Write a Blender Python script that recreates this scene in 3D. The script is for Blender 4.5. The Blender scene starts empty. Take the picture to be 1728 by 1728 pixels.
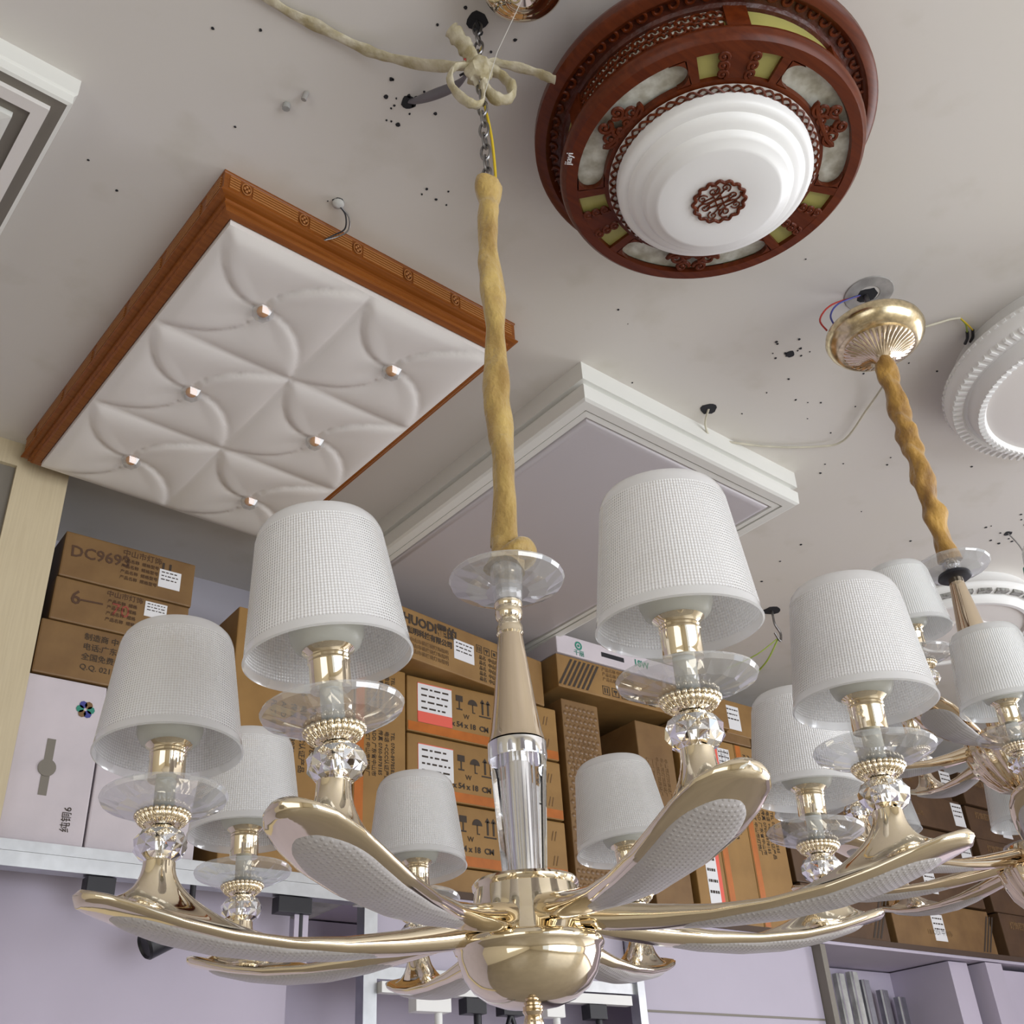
import bpy, bmesh, math, random
from mathutils import Vector, Matrix, noise
PI = math.pi; sin = math.sin; cos = math.cos
S = bpy.context.scene
C = S.collection
random.seed(7)

# ------------------------------------------------------------------ camera
E = 1.5                                   # camera height above the floor; z = E + height seen from the camera
HC = E + 1.6                              # ceiling
cam = bpy.data.cameras.new('camera'); co = bpy.data.objects.new('camera', cam); C.objects.link(co)
R0 = (0.7983065, -0.5996319, -0.0561095)
R1 = (-0.2844123, -0.4574821, 0.8425080)
R2 = (0.5308638, 0.6566214, 0.5357536)
co.matrix_world = Matrix(((R0[0], R1[0], -R2[0], 0), (R0[1], R1[1], -R2[1], 0), (R0[2], R1[2], -R2[2], E), (0, 0, 0, 1)))
cam.sensor_width = 36; cam.lens = 36 * 1808.7 / 1728; cam.clip_start = 0.01
S.camera = co

# ------------------------------------------------------------------ world, daylight, exposure
w = bpy.data.worlds.new('world'); S.world = w; w.use_nodes = True
w.node_tree.nodes['Background'].inputs[0].default_value = (0.80, 0.88, 1.0, 1)
w.node_tree.nodes['Background'].inputs[1].default_value = 1.2
def area(name, loc, rot, sx, sy, power, col):
    l = bpy.data.lights.new(name, 'AREA'); l.shape = 'RECTANGLE'; l.size = sx; l.size_y = sy; l.energy = power; l.color = col
    o = bpy.data.objects.new(name, l); C.objects.link(o); o.location = loc; o.rotation_euler = rot
    return o
area('shopfront_daylight', (2.2, -3.05, 1.45), (PI/2, 0, 0), 4.0, 2.5, 132, (0.95, 0.97, 1.0))
area('right_daylight', (7.25, -.5, 1.45), (PI/2, 0, PI/2), 4.2, 2.5, 235, (0.97, 0.97, 1.0))
area('warm_side_fill', (-2.35, -1.2, 1.5), (PI/2, 0, -PI/2), 2.4, 2.0, 13, (1.0, 0.90, 0.72))  # added warm fill, standing in for bounce off the cream partition
S.view_settings.view_transform = 'Standard'; S.view_settings.look = 'None'
S.view_settings.exposure = -0.16; S.view_settings.gamma = 1.0
S.view_settings.use_curve_mapping = False
S.cycles.max_bounces = 10; S.cycles.transmission_bounces = 10; S.cycles.transparent_max_bounces = 16
S.cycles.caustics_reflective = False; S.cycles.caustics_refractive = False
S.cycles.sample_clamp_indirect = 6

# ------------------------------------------------------------------ materials
def mat(name, col=(.8, .8, .8), rough=.5, metal=0, trans=0, ior=1.5, spec=.5, noise_amt=0, noise_scale=20, col2=None, bump=0, bump_scale=60, coat=0, stretch=None, sheen=0, alpha=1):
    m = bpy.data.materials.new(name); m.use_nodes = True; nt = m.node_tree; b = nt.nodes['Principled BSDF']
    b.inputs['Base Color'].default_value = (*col, 1); b.inputs['Roughness'].default_value = rough
    b.inputs['Metallic'].default_value = metal; b.inputs['Transmission Weight'].default_value = trans
    b.inputs['IOR'].default_value = ior; b.inputs['Specular IOR Level'].default_value = spec
    b.inputs['Coat Weight'].default_value = coat; b.inputs['Sheen Weight'].default_value = sheen
    if alpha < 1: b.inputs['Alpha'].default_value = alpha
    tc = nt.nodes.new('ShaderNodeTexCoord'); mp = nt.nodes.new('ShaderNodeMapping'); nt.links.new(tc.outputs['Object'], mp.inputs[0])
    if stretch: mp.inputs['Scale'].default_value = stretch
    if noise_amt or col2:
        n = nt.nodes.new('ShaderNodeTexNoise'); n.inputs['Scale'].default_value = noise_scale; n.inputs['Detail'].default_value = 5
        nt.links.new(mp.outputs[0], n.inputs['Vector'])
        r = nt.nodes.new('ShaderNodeValToRGB'); r.color_ramp.elements[0].position = .36; r.color_ramp.elements[1].position = .66
        c2 = col2 if col2 else tuple(max(0, c * (1 - noise_amt)) for c in col)
        r.color_ramp.elements[0].color = (*c2, 1); r.color_ramp.elements[1].color = (*col, 1)
        nt.links.new(n.outputs['Fac'], r.inputs[0]); nt.links.new(r.outputs[0], b.inputs['Base Color'])
    if bump:
        n = nt.nodes.new('ShaderNodeTexNoise'); n.inputs['Scale'].default_value = bump_scale; n.inputs['Detail'].default_value = 4
        nt.links.new(mp.outputs[0], n.inputs['Vector'])
        bp = nt.nodes.new('ShaderNodeBump'); bp.inputs['Strength'].default_value = bump; bp.inputs['Distance'].default_value = .004
        nt.links.new(n.outputs['Fac'], bp.inputs['Height']); nt.links.new(bp.outputs[0], b.inputs['Normal'])
    return m
def math_node(nt, op, a, b=None, c=None):
    n = nt.nodes.new('ShaderNodeMath'); n.operation = op
    for i, v in enumerate((a, b, c)):
        if v is None: continue
        if isinstance(v, (int, float)): n.inputs[i].default_value = v
        else: nt.links.new(v, n.inputs[i])
    return n.outputs[0]

def ceiling_mat():
    m = mat('ceiling_paint', (.70, .675, .65), .9, spec=.2); nt = m.node_tree; b = nt.nodes['Principled BSDF']
    tc = nt.nodes.new('ShaderNodeTexCoord')
    n1 = nt.nodes.new('ShaderNodeTexNoise'); n1.inputs['Scale'].default_value = 1.1; n1.inputs['Detail'].default_value = 3
    n2 = nt.nodes.new('ShaderNodeTexNoise'); n2.inputs['Scale'].default_value = 7; n2.inputs['Detail'].default_value = 6
    for n in (n1, n2): nt.links.new(tc.outputs['Object'], n.inputs['Vector'])
    r = nt.nodes.new('ShaderNodeValToRGB'); r.color_ramp.elements[0].position = .3; r.color_ramp.elements[1].position = .7
    r.color_ramp.elements[0].color = (.68, .65, .59, 1); r.color_ramp.elements[1].color = (.70, .67, .65, 1)
    nt.links.new(n1.outputs['Fac'], r.inputs[0])
    r2 = nt.nodes.new('ShaderNodeValToRGB'); r2.color_ramp.elements[0].position = .28; r2.color_ramp.elements[1].position = .42
    r2.color_ramp.elements[0].color = (.93, .925, .90, 1); r2.color_ramp.elements[1].color = (1, 1, 1, 1)
    nt.links.new(n2.outputs['Fac'], r2.inputs[0])
    mx = nt.nodes.new('ShaderNodeMix'); mx.data_type = 'RGBA'; mx.blend_type = 'MULTIPLY'; mx.inputs[0].default_value = 1
    nt.links.new(r.outputs[0], mx.inputs[6]); nt.links.new(r2.outputs[0], mx.inputs[7]); nt.links.new(mx.outputs[2], b.inputs['Base Color'])
    return m
def ribbed_glass(name, tint, ribs=150, rings=2600, transp=.30, ringamp=1.0):
    m = bpy.data.materials.new(name); m.use_nodes = True; nt = m.node_tree; nt.nodes.clear()
    out = nt.nodes.new('ShaderNodeOutputMaterial')
    tc = nt.nodes.new('ShaderNodeTexCoord'); sp = nt.nodes.new('ShaderNodeSeparateXYZ'); nt.links.new(tc.outputs['Object'], sp.inputs[0])
    at = math_node(nt, 'ARCTAN2', sp.outputs[1], sp.outputs[0])
    a = math_node(nt, 'SINE', math_node(nt, 'MULTIPLY', at, float(ribs)))
    z = math_node(nt, 'SINE', math_node(nt, 'MULTIPLY', sp.outputs[2], float(rings)))
    # ribs stop short of the smooth bands at rim and top
    lo = math_node(nt, 'GREATER_THAN', sp.outputs[2], .066); hi = math_node(nt, 'LESS_THAN', sp.outputs[2], .158)
    msk = math_node(nt, 'MULTIPLY', lo, hi)
    h = math_node(nt, 'ADD', a, math_node(nt, 'MULTIPLY', z, ringamp))
    h = math_node(nt, 'MULTIPLY', h, msk)
    bp = nt.nodes.new('ShaderNodeBump'); bp.inputs['Strength'].default_value = .7; bp.inputs['Distance'].default_value = .00028
    nt.links.new(h, bp.inputs['Height'])
    hn = math_node(nt, 'MULTIPLY_ADD', h, .25, .5)
    cr = nt.nodes.new('ShaderNodeValToRGB'); cr.color_ramp.elements[0].position = .0; cr.color_ramp.elements[1].position = .9
    cr.color_ramp.elements[0].color = (tint[0]*.82, tint[1]*.81, tint[2]*.81, 1); cr.color_ramp.elements[1].color = (*[min(1, t*1.12) for t in tint], 1)
    nt.links.new(hn, cr.inputs[0])
    df = nt.nodes.new('ShaderNodeBsdfDiffuse'); tl = nt.nodes.new('ShaderNodeBsdfTranslucent'); gl = nt.nodes.new('ShaderNodeBsdfGlossy'); tr = nt.nodes.new('ShaderNodeBsdfTransparent')
    for nn in (df, tl, gl): nt.links.new(bp.outputs[0], nn.inputs['Normal'])
    for nn in (df, tl): nt.links.new(cr.outputs[0], nn.inputs['Color'])
    tr.inputs[0].default_value = (.93, .94, .95, 1)
    gl.inputs['Roughness'].default_value = .12
    def mix(f, x, y):
        n = nt.nodes.new('ShaderNodeMixShader')
        if isinstance(f, float): n.inputs[0].default_value = f
        else: nt.links.new(f, n.inputs[0])
        nt.links.new(x, n.inputs[1]); nt.links.new(y, n.inputs[2]); return n.outputs[0]
    body = mix(.20, df.outputs[0], tl.outputs[0])
    # the smooth bands are clearer than the ribbed wall
    tf = math_node(nt, 'MULTIPLY_ADD', msk, -.22, transp + .22)
    body = mix(tf, body, tr.outputs[0])
    fr = nt.nodes.new('ShaderNodeFresnel'); fr.inputs[0].default_value = 1.45; nt.links.new(bp.outputs[0], fr.inputs['Normal'])
    ge = nt.nodes.new('ShaderNodeNewGeometry')
    sh = mix(math_node(nt, 'MULTIPLY', fr.outputs[0], math_node(nt, 'MULTIPLY_ADD', ge.outputs['Backfacing'], -.8, 1.0)), body, gl.outputs[0])
    nt.links.new(sh, out.inputs[0]); return m
def dotted_mat():
    m = mat('dotted_acrylic', (.50, .475, .47), .34, coat=.15); nt = m.node_tree; b = nt.nodes['Principled BSDF']
    tc = nt.nodes.new('ShaderNodeTexCoord'); v = nt.nodes.new('ShaderNodeTexVoronoi'); v.inputs['Scale'].default_value = 215; v.inputs['Randomness'].default_value = 0.0
    v.voronoi_dimensions = '2D'
    nt.links.new(tc.outputs['Object'], v.inputs['Vector'])
    r = nt.nodes.new('ShaderNodeValToRGB'); r.color_ramp.elements[0].position = .12; r.color_ramp.elements[1].position = .34
    r.color_ramp.elements[0].color = (1, 1, 1, 1); r.color_ramp.elements[1].color = (0, 0, 0, 1)
    nt.links.new(v.outputs['Distance'], r.inputs[0])
    bp = nt.nodes.new('ShaderNodeBump'); bp.inputs['Strength'].default_value = .5; bp.inputs['Distance'].default_value = .0009
    nt.links.new(r.outputs[0], bp.inputs['Height']); nt.links.new(bp.outputs[0], b.inputs['Normal'])
    return m
def wood_mat(name, c1, c2, rough=.3, sc=(2, 40, 40)):
    return mat(name, c1, rough, col2=c2, noise_scale=3, stretch=sc, coat=.04, spec=.25, bump=.05, bump_scale=8)
def velvet(name, c1, c2):
    return mat(name, c1, .55, col2=c2, noise_scale=26, bump=.9, bump_scale=120, sheen=.4, stretch=(1, 1, .6))

M = {}
M['ceiling'] = ceiling_mat()
M['lavender'] = mat('lavender_paint', (.54, .49, .60), .8, noise_amt=.08, noise_scale=3)
M['pale_lavender'] = mat('pale_lavender_board', (.50, .46, .56), .55, noise_amt=.05, noise_scale=4)
M['grey_wall'] = mat('grey_wall_paint', (.52, .50, .56), .85, noise_amt=.08, noise_scale=3)
M['beige_wall'] = mat('beige_wall_paint', (.70, .64, .50), .8, noise_amt=.06)
M['floor'] = mat('floor_tile', (.38, .34, .27), .3, noise_amt=.12, noise_scale=2)
M['cream'] = mat('cream_laminate', (.62, .53, .36), .45, col2=(.57, .48, .32), noise_scale=6, stretch=(30, 30, 1.2))
M['gold'] = mat('champagne_gold', (.84, .74, .57), .06, metal=1, bump=.04, bump_scale=14)
M['rose_gold'] = mat('rose_champagne_gold', (.74, .62, .47), .05, metal=1)
M['gold_thread'] = mat('worn_gold', (.90, .76, .50), .22, metal=1, noise_amt=.35, noise_scale=90)
M['chrome'] = mat('chrome', (.80, .80, .82), .10, metal=1)
M['steel'] = mat('dull_steel', (.34, .33, .33), .35, metal=1, noise_amt=.3, noise_scale=60)
M['alu'] = mat('aluminium', (.56, .58, .61), .32, metal=1, noise_amt=.12, noise_scale=30)
M['crystal'] = mat('crystal_glass', (1, 1, 1), .0, trans=1, ior=1.5)
M['crystal_column'] = mat('crystal_column_glass', (.97, .98, 1.0), .02, trans=1, ior=1.33)
def thin_glass(name, tint=(.90, .91, .92), haze=.27):
    m = bpy.data.materials.new(name); m.use_nodes = True; nt = m.node_tree; nt.nodes.clear()
    out = nt.nodes.new('ShaderNodeOutputMaterial'); tr = nt.nodes.new('ShaderNodeBsdfTransparent'); tr.inputs[0].default_value = (*tint, 1)
    gl = nt.nodes.new('ShaderNodeBsdfGlossy'); gl.inputs['Roughness'].default_value = .03
    rf = nt.nodes.new('ShaderNodeBsdfGlass'); rf.inputs['IOR'].default_value = 1.12; rf.inputs['Roughness'].default_value = .0
    df = nt.nodes.new('ShaderNodeBsdfDiffuse'); df.inputs[0].default_value = (.9, .9, .9, 1)
    lw = nt.nodes.new('ShaderNodeLayerWeight'); lw.inputs[0].default_value = .32
    def mix(f, x, y):
        n = nt.nodes.new('ShaderNodeMixShader')
        if isinstance(f, float): n.inputs[0].default_value = f
        else: nt.links.new(f, n.inputs[0])
        nt.links.new(x, n.inputs[1]); nt.links.new(y, n.inputs[2]); return n.outputs[0]
    hz = math_node(nt, 'MULTIPLY_ADD', math_node(nt, 'POWER', lw.outputs['Facing'], 2.0), .45, haze)
    x = mix(hz, tr.outputs[0], df.outputs[0]); x = mix(math_node(nt, 'MULTIPLY_ADD', lw.outputs['Fresnel'], .85, .15), x, gl.outputs[0])
    ge = nt.nodes.new('ShaderNodeNewGeometry'); x = mix(ge.outputs['Backfacing'], x, tr.outputs[0])
    nt.links.new(x, out.inputs[0]); return m
M['knob_glass'] = thin_glass('faceted_knob_glass', haze=.06)
M['dish_glass'] = thin_glass('thin_crystal_glass')
M['holder'] = mat('milky_glass', (.82, .82, .74), .35, coat=.3)
b = M['holder'].node_tree.nodes['Principled BSDF']; b.inputs['Transmission Weight'].default_value = .25; b.inputs['Roughness'].default_value = .45
M['shade'] = ribbed_glass('ribbed_shade_glass', (1.0, .985, .985), transp=.08)
M['shade2'] = ribbed_glass('ribbed_shade_glass_cool', (.95, .98, .98), ribs=110, rings=2600, transp=.10, ringamp=.15)
M['lens'] = dotted_mat()
M['velvet'] = velvet('ochre_velvet', (.52, .36, .10), (.32, .19, .04))
M['velvet2'] = velvet('rust_gold_velvet', (.52, .29, .05), (.22, .10, .012))
M['wood'] = wood_mat('orange_brown_wood', (.285, .090, .015), (.215, .062, .009), .32)
M['wood_line'] = mat('pale_wood_inlay', (.42, .17, .045), .4)
M['redwood'] = wood_mat('dark_red_wood', (.125, .024, .005), (.085, .015, .003), .36)
M['redwood_carved'] = mat('carved_red_wood', (.085, .016, .006), .42, noise_amt=.4, noise_scale=35, bump=.8, bump_scale=55)
M['marble'] = mat('leaf_pattern_glass', (.74, .75, .68), .35, col2=(.42, .40, .32), noise_scale=42)
M['yellow_glass'] = mat('olive_yellow_glass', (.42, .39, .12), .35, noise_amt=.15, noise_scale=12)
M['white_plastic'] = mat('white_plastic', (.86, .86, .85), .35)
M['panel_pillow'] = mat('matt_white_acrylic', (.80, .77, .74), .42)
M['white_lacquer'] = mat('white_lacquer', (.76, .76, .72), .4)
M['grey_panel'] = mat('grey_white_diffuser', (.52, .49, .51), .35)
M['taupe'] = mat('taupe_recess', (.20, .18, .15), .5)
M['amber'] = mat('amber_bead', (.60, .26, .07), .25)
M['black'] = mat('black_plastic', (.012, .012, .018), .4)
M['soot'] = mat('dark_hole', (.02, .02, .025), .9)
M['cable_white'] = mat('white_cable', (.66, .62, .50), .5, noise_amt=.2)
M['cloth'] = mat('cream_tape_cloth', (.60, .55, .42), .7, col2=(.38, .32, .18), noise_scale=40, bump=.6, bump_scale=90)
M['yellow_wire'] = mat('yellow_wire', (.66, .47, .02), .35)
M['red_wire'] = mat('red_wire', (.45, .03, .02), .4)
M['blue_wire'] = mat('blue_wire', (.05, .06, .28), .4)
M['green_wire'] = mat('green_wire', (.28, .36, .05), .4)
M['tape_grey'] = mat('grey_electrical_tape', (.16, .15, .17), .5)
M['plaster_hole'] = mat('bare_plaster', (.50, .48, .46), .9, noise_amt=.4)
def card(name, c1, c2): return mat(name, c1, .62, col2=c2, noise_scale=9, bump=.15, bump_scale=25, coat=.08)
M['card'] = card('tan_cardboard', (.31, .175, .055), (.235, .125, .036))
M['card2'] = card('ochre_cardboard', (.335, .185, .052), (.27, .145, .038))
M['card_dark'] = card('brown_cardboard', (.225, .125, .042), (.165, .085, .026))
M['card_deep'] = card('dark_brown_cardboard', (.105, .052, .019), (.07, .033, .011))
M['card_white'] = card('white_cardboard', (.64, .58, .62), (.58, .53, .57))
M['orange_tape'] = mat('orange_tape', (.52, .15, .02), .3, noise_amt=.2, noise_scale=20)
M['ink'] = mat('black_print', (.045, .030, .02), .7)
M['faded'] = mat('faded_print', (.20, .115, .05), .8)
M['pen_brown'] = mat('brown_pen', (.085, .042, .022), .8)
M['pen_red'] = mat('dull_red_pen', (.30, .07, .045), .8)
M['paper'] = mat('white_paper', (.78, .78, .80), .6)
M['red_label'] = mat('red_label', (.80, .13, .09), .6)
M['green_print'] = mat('green_print', (.03, .24, .17), .6)
M['shadow_line'] = mat('painted_shadow_line', (.075, .045, .03), .7)
M['plaster'] = mat('chipped_white_paint', (.60, .60, .58), .8, noise_amt=.4, noise_scale=18, bump=.6, bump_scale=40)
M['leaf_dark'] = mat('grey_leaf_glass', (.16, .155, .14), .4, col2=(.42, .42, .40), noise_scale=90)
M['twig'] = mat('fishing_line', (.62, .60, .56), .3)

# ------------------------------------------------------------------ helpers
def new_obj(name, me, m, parent=None, mw=None, smooth=False, flat_angle=None):
    if m is not None and not me.materials: me.materials.append(M[m] if isinstance(m, str) else m)
    if smooth:
        me.shade_smooth()
    o = bpy.data.objects.new(name, me); C.objects.link(o)
    if parent is not None: o.parent = parent
    if mw is not None: o.matrix_local = mw
    if smooth and flat_angle:
        for f in me.polygons: f.use_smooth = True
        try: me.set_sharp_from_angle(angle=flat_angle)
        except Exception: pass
    return o
def from_bm(name, bm, m, parent=None, mw=None, smooth=False, ang=math.radians(38)):
    bmesh.ops.recalc_face_normals(bm, faces=bm.faces)
    me = bpy.data.meshes.new(name); bm.to_mesh(me); bm.free()
    return new_obj(name, me, m, parent, mw, smooth, ang if smooth else None)
def tag(o, label, cat, group=None):
    o['label'] = label; o['category'] = cat
    if group: o['group'] = group
    return o
def thing(name, loc, label, cat, group=None, rz=0):
    o = bpy.data.objects.new(name, None); C.objects.link(o); o.location = loc; o.rotation_euler = (0, 0, rz); o.empty_display_size = .05
    return tag(o, label, cat, group)
def struct(o): o['kind'] = 'structure'; return o
def copy_tree(o, parent=None):
    c = o.copy(); C.objects.link(c); c.parent = parent
    for ch in list(o.children): copy_tree(ch, c)
    return c
def T(x, y, z): return Matrix.Translation((x, y, z))
def bx(bm, x0, x1, y0, y1, z0, z1, mw=None, bevel=0):
    r = bmesh.ops.create_cube(bm, size=1)
    vs = r['verts']
    for v in vs: v.co = Vector(((x0 + x1)/2 + v.co.x*(x1-x0), (y0+y1)/2 + v.co.y*(y1-y0), (z0+z1)/2 + v.co.z*(z1-z0)))
    if bevel:
        es = list({e for v in vs for e in v.link_edges})
        rr = bmesh.ops.bevel(bm, geom=es, offset=bevel, segments=2, affect='EDGES', profile=.6)
        vs = list({v for f in rr['faces'] for v in f.verts} | {v for v in vs if v.is_valid})
    if mw: bmesh.ops.transform(bm, matrix=mw, verts=[v for v in vs if v.is_valid])
def box(name, x0, x1, y0, y1, z0, z1, m, parent=None, bevel=0, mw=None):
    bm = bmesh.new(); bx(bm, x0, x1, y0, y1, z0, z1, None, bevel); return from_bm(name, bm, m, parent, mw)
def lathe_bm(bm, prof, seg=48, fl=None, a0=0, a1=2*PI, mw=None):
    full = abs(a1 - a0 - 2*PI) < 1e-6; n = seg if full else seg + 1; rings = []
    for k, (r, z) in enumerate(prof):
        ring = []
        for i in range(n):
            a = a0 + (a1 - a0)*i/seg; rr = r
            if fl: rr, zz = fl(k, r, z, a)
            else: zz = z
            ring.append(bm.verts.new((rr*cos(a), rr*sin(a), zz)))
        rings.append(ring)
    for k in range(len(prof) - 1):
        for i in range(seg):
            j = (i + 1) % n if full else i + 1
            try: bm.faces.new((rings[k][i], rings[k][j], rings[k+1][j], rings[k+1][i]))
            except ValueError: pass
    vs = [v for r in rings for v in r]
    if mw: bmesh.ops.transform(bm, matrix=mw, verts=vs)
    return vs
def lathe(name, prof, m, parent=None, mw=None, seg=48, smooth=True, fl=None, ang=math.radians(38)):
    bm = bmesh.new(); lathe_bm(bm, prof, seg, fl)
    bmesh.ops.remove_doubles(bm, verts=bm.verts, dist=1e-6)
    return from_bm(name, bm, m, parent, mw, smooth, ang)
def tube_bm(bm, pts, rad, seg=8, cap=True, flat=1.0, fn=None, closed=False):
    pts = [Vector(p) for p in pts]; n = len(pts); rings = []
    up = Vector((0, 0, 1))
    t0 = (pts[1] - pts[0]).normalized()
    if abs(t0.dot(up)) > .9: up = Vector((1, 0, 0))
    nrm = t0.cross(up).normalized()
    for k in range(n):
        if closed: t = (pts[(k+1) % n] - pts[k-1]).normalized()
        else: t = (pts[min(k+1, n-1)] - pts[max(k-1, 0)]).normalized()
        nrm = (nrm - t*nrm.dot(t)).normalized(); bn = t.cross(nrm)
        r = rad(k/(n-1)) if callable(rad) else rad
        ring = []
        for i in range(seg):
            a = 2*PI*i/seg; rr = fn(k/(n-1), a, r) if fn else r
            ring.append(bm.verts.new(pts[k] + nrm*cos(a)*rr + bn*sin(a)*rr*flat))
        rings.append(ring)
    for k in range(n if closed else n - 1):
        r1 = rings[k]; r2 = rings[(k+1) % n]
        for i in range(seg): bm.faces.new((r1[i], r1[(i+1) % seg], r2[(i+1) % seg], r2[i]))
    if cap and not closed:
        bm.faces.new(rings[0][::-1]); bm.faces.new(rings[-1])
def tube(name, pts, rad, m, parent=None, seg=8, smooth=True, flat=1.0, fn=None, closed=False, mw=None):
    bm = bmesh.new(); tube_bm(bm, pts, rad, seg, True, flat, fn, closed); return from_bm(name, bm, m, parent, mw, smooth, math.radians(60))
def smooth_path(pts, n=10):
    P = [Vector(p) for p in pts]; out = []
    for i in range(len(P) - 1):
        p0 = P[max(i-1, 0)]; p1 = P[i]; p2 = P[i+1]; p3 = P[min(i+2, len(P)-1)]
        for k in range(n):
            t = k/n
            out.append(.5*((2*p1) + (-p0+p2)*t + (2*p0-5*p1+4*p2-p3)*t*t + (-p0+3*p1-3*p2+p3)*t**3))
    out.append(P[-1]); return out
def ball_bm(bm, c, r, sz=1, u=12, v=8):
    rr = bmesh.ops.create_uvsphere(bm, u_segments=u, v_segments=v, radius=r)
    for q in rr['verts']: q.co = Vector((q.co.x, q.co.y, q.co.z*sz)) + Vector(c)
def poly_prism(bm, pts, z0, z1):
    lo = [bm.verts.new((x, y, z0)) for x, y in pts]; hi = [bm.verts.new((x, y, z1)) for x, y in pts]
    bm.faces.new(lo[::-1]); bm.faces.new(hi); n = len(pts)
    for i in range(n): bm.faces.new((lo[i], lo[(i+1) % n], hi[(i+1) % n], hi[i]))
def text_mesh(body, size, depth=.0006, spacing=1.0, bold=0):
    cu = bpy.data.curves.new('print', 'FONT'); cu.body = body; cu.size = size; cu.align_x = 'LEFT'; cu.align_y = 'BOTTOM'
    cu.extrude = depth; cu.space_character = spacing; cu.resolution_u = 2; cu.offset = bold
    o = bpy.data.objects.new('print', cu); C.objects.link(o)
    dg = bpy.context.evaluated_depsgraph_get(); me = bpy.data.meshes.new_from_object(o.evaluated_get(dg))
    bpy.data.objects.remove(o); bpy.data.curves.remove(cu)
    return me

# ------------------------------------------------------------------ room shell
XL, XR, YF, YB = -2.3, 7.2, -3.0, 2.75
PW = 2.345                                            # plane of the cream partition on the left
struct(box('floor', XL, XR, YF, YB, -.1, 0, 'floor'))
ce = struct(box('ceiling', XL, XR, YF, YB, HC, HC + .1, 'ceiling'))
struct(box('wall_back', XL, XR, YB, YB + .1, 0, HC, 'grey_wall'))
bm = bmesh.new()                                      # right side: second open shopfront
bx(bm, XR, XR+.1, YF, -2.6, 0, HC); bx(bm, XR, XR+.1, 1.6, YB, 0, HC); bx(bm, XR, XR+.1, -2.6, 1.6, 0, .2); bx(bm, XR, XR+.1, -2.6, 1.6, 2.7, HC)
struct(from_bm('wall_right', bm, 'lavender'))
bm = bmesh.new()                                      # left wall with an unseen opening for the added warm fill
bx(bm, XL-.1, XL, YF, -2.4, 0, HC); bx(bm, XL-.1, XL, 0, YB, 0, HC); bx(bm, XL-.1, XL, -2.4, 0, 0, .5); bx(bm, XL-.1, XL, -2.4, 0, 2.5, HC)
struct(from_bm('wall_left', bm, 'beige_wall'))
bm = bmesh.new()                                      # street side: open shopfront between piers
bx(bm, XL, -.5, YF-.1, YF, 0, HC); bx(bm, 5.7, XR, YF-.1, YF, 0, HC); bx(bm, -.5, 5.7, YF-.1, YF, 0, .2); bx(bm, -.5, 5.7, YF-.1, YF, 2.7, HC)
struct(from_bm('wall_front', bm, 'beige_wall'))
struct(box('wall_light_blocker', 5.0, 5.12, .9, 2.2, 0, HC, 'lavender'))  # unseen wall added to shade the right-hand cartons from the right opening
# cream partition with the pale door / showcase set into it
bm = bmesh.new(); bx(bm, .385, .505, PW, PW + .025, 0, HC); bx(bm, XL, .385, PW, PW + .025, E + 1.535, HC)
struct(from_bm('trim_1', bm, 'cream'))
d1 = struct(box('door_1', XL, .335, PW + .03, PW + .06, 0, E + 1.50, 'pale_lavender'))
box('door_frame', .335, .385, PW + .012, PW + .07, 0, E + 1.535, 'taupe', d1)
tube('door_edge_profile', [(XL, PW + .02, E + 1.50), (.345, PW + .02, E + 1.50)], .007, 'white_plastic', d1)
tube('door_stile', [(.345, PW + .02, 0), (.345, PW + .02, E + 1.495)], .006, 'alu', d1)
# shelf that carries the cartons
SF = 2.36
struct(box('trim_2', .50, 1.37, SF, YB, E + .635, E + .668, 'plaster'))
t2 = struct(box('trim_7', 1.37, XR, SF + .004, YB, E + .640, E + .668, 'lavender'))
box('shelf_shadow_line', 1.37, XR, SF - .002, SF + .004, E + .650, E + .668, 'shadow_line', t2)  # dark front strip; its colour paints in the shadow line under the cartons
# lavender wall below the shelf: near piece on the left, recess behind the display frame
struct(box('wall_lower', XL, 1.215, SF + .09, YB, 0, E + .635, 'lavender'))
struct(box('wall_recess', 1.215, XR, SF + .30, YB, 0, E + .635, 'lavender'))

# ------------------------------------------------------------------ ceiling marks
bm = bmesh.new()
def speck(x, y, r, bmx):
    n = 7 if r < .008 else 14; pts = []
    for i in range(n):
        a = 2*PI*i/n; rr = r*(.75 + .5*random.random()) if r < .008 else r*(.85 + .25*random.random()); pts.append((x + rr*cos(a), y + rr*sin(a)))
    poly_prism(bmx, pts, HC - .0012, HC + .002)
for (x, y, r) in [(.372, 1.02, .003), (.63, 1.27, .0015), (.72, .80, .003), (.66, .86, .003), (.70, .84, .0025), (.60, .85, .0025), (.62, .80, .003)]: speck(x, y, r, bm)
import itertools
def cl(cx, cy, n, s, r0, r1):
    for _ in range(n):
        a = random.random()*2*PI; d = s*math.sqrt(random.random()); speck(cx + d*cos(a), cy + d*sin(a), r0 + (r1-r0)*random.random(), bm)
cl(.640, 1.0, 16, .055, .0015, .0042); cl(.79, 1.17, 5, .05, .0012, .003); cl(1.715, 1.06, 9, .05, .0015, .004)
speck(1.725, 1.075, .011, bm); cl(1.9, 1.1, 12, .22, .0015, .003); cl(2.2, 1.2, 10, .35, .0015, .0035); cl(2.93, 1.25, 12, .1, .002, .006)
cl(1.4, 1.1, 6, .3, .001, .0025); cl(.3, 1.3, 5, .25, .0018, .003); cl(2.6, 1.7, 6, .3, .002, .004)
o = from_bm('ceiling_specks', bm, 'soot', ce); o['kind'] = 'stuff'
def hole(x, y, r, name='drill_hole'):
    bm = bmesh.new(); speck(x, y, r, bm); return from_bm(name, bm, 'soot', ce)
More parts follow.
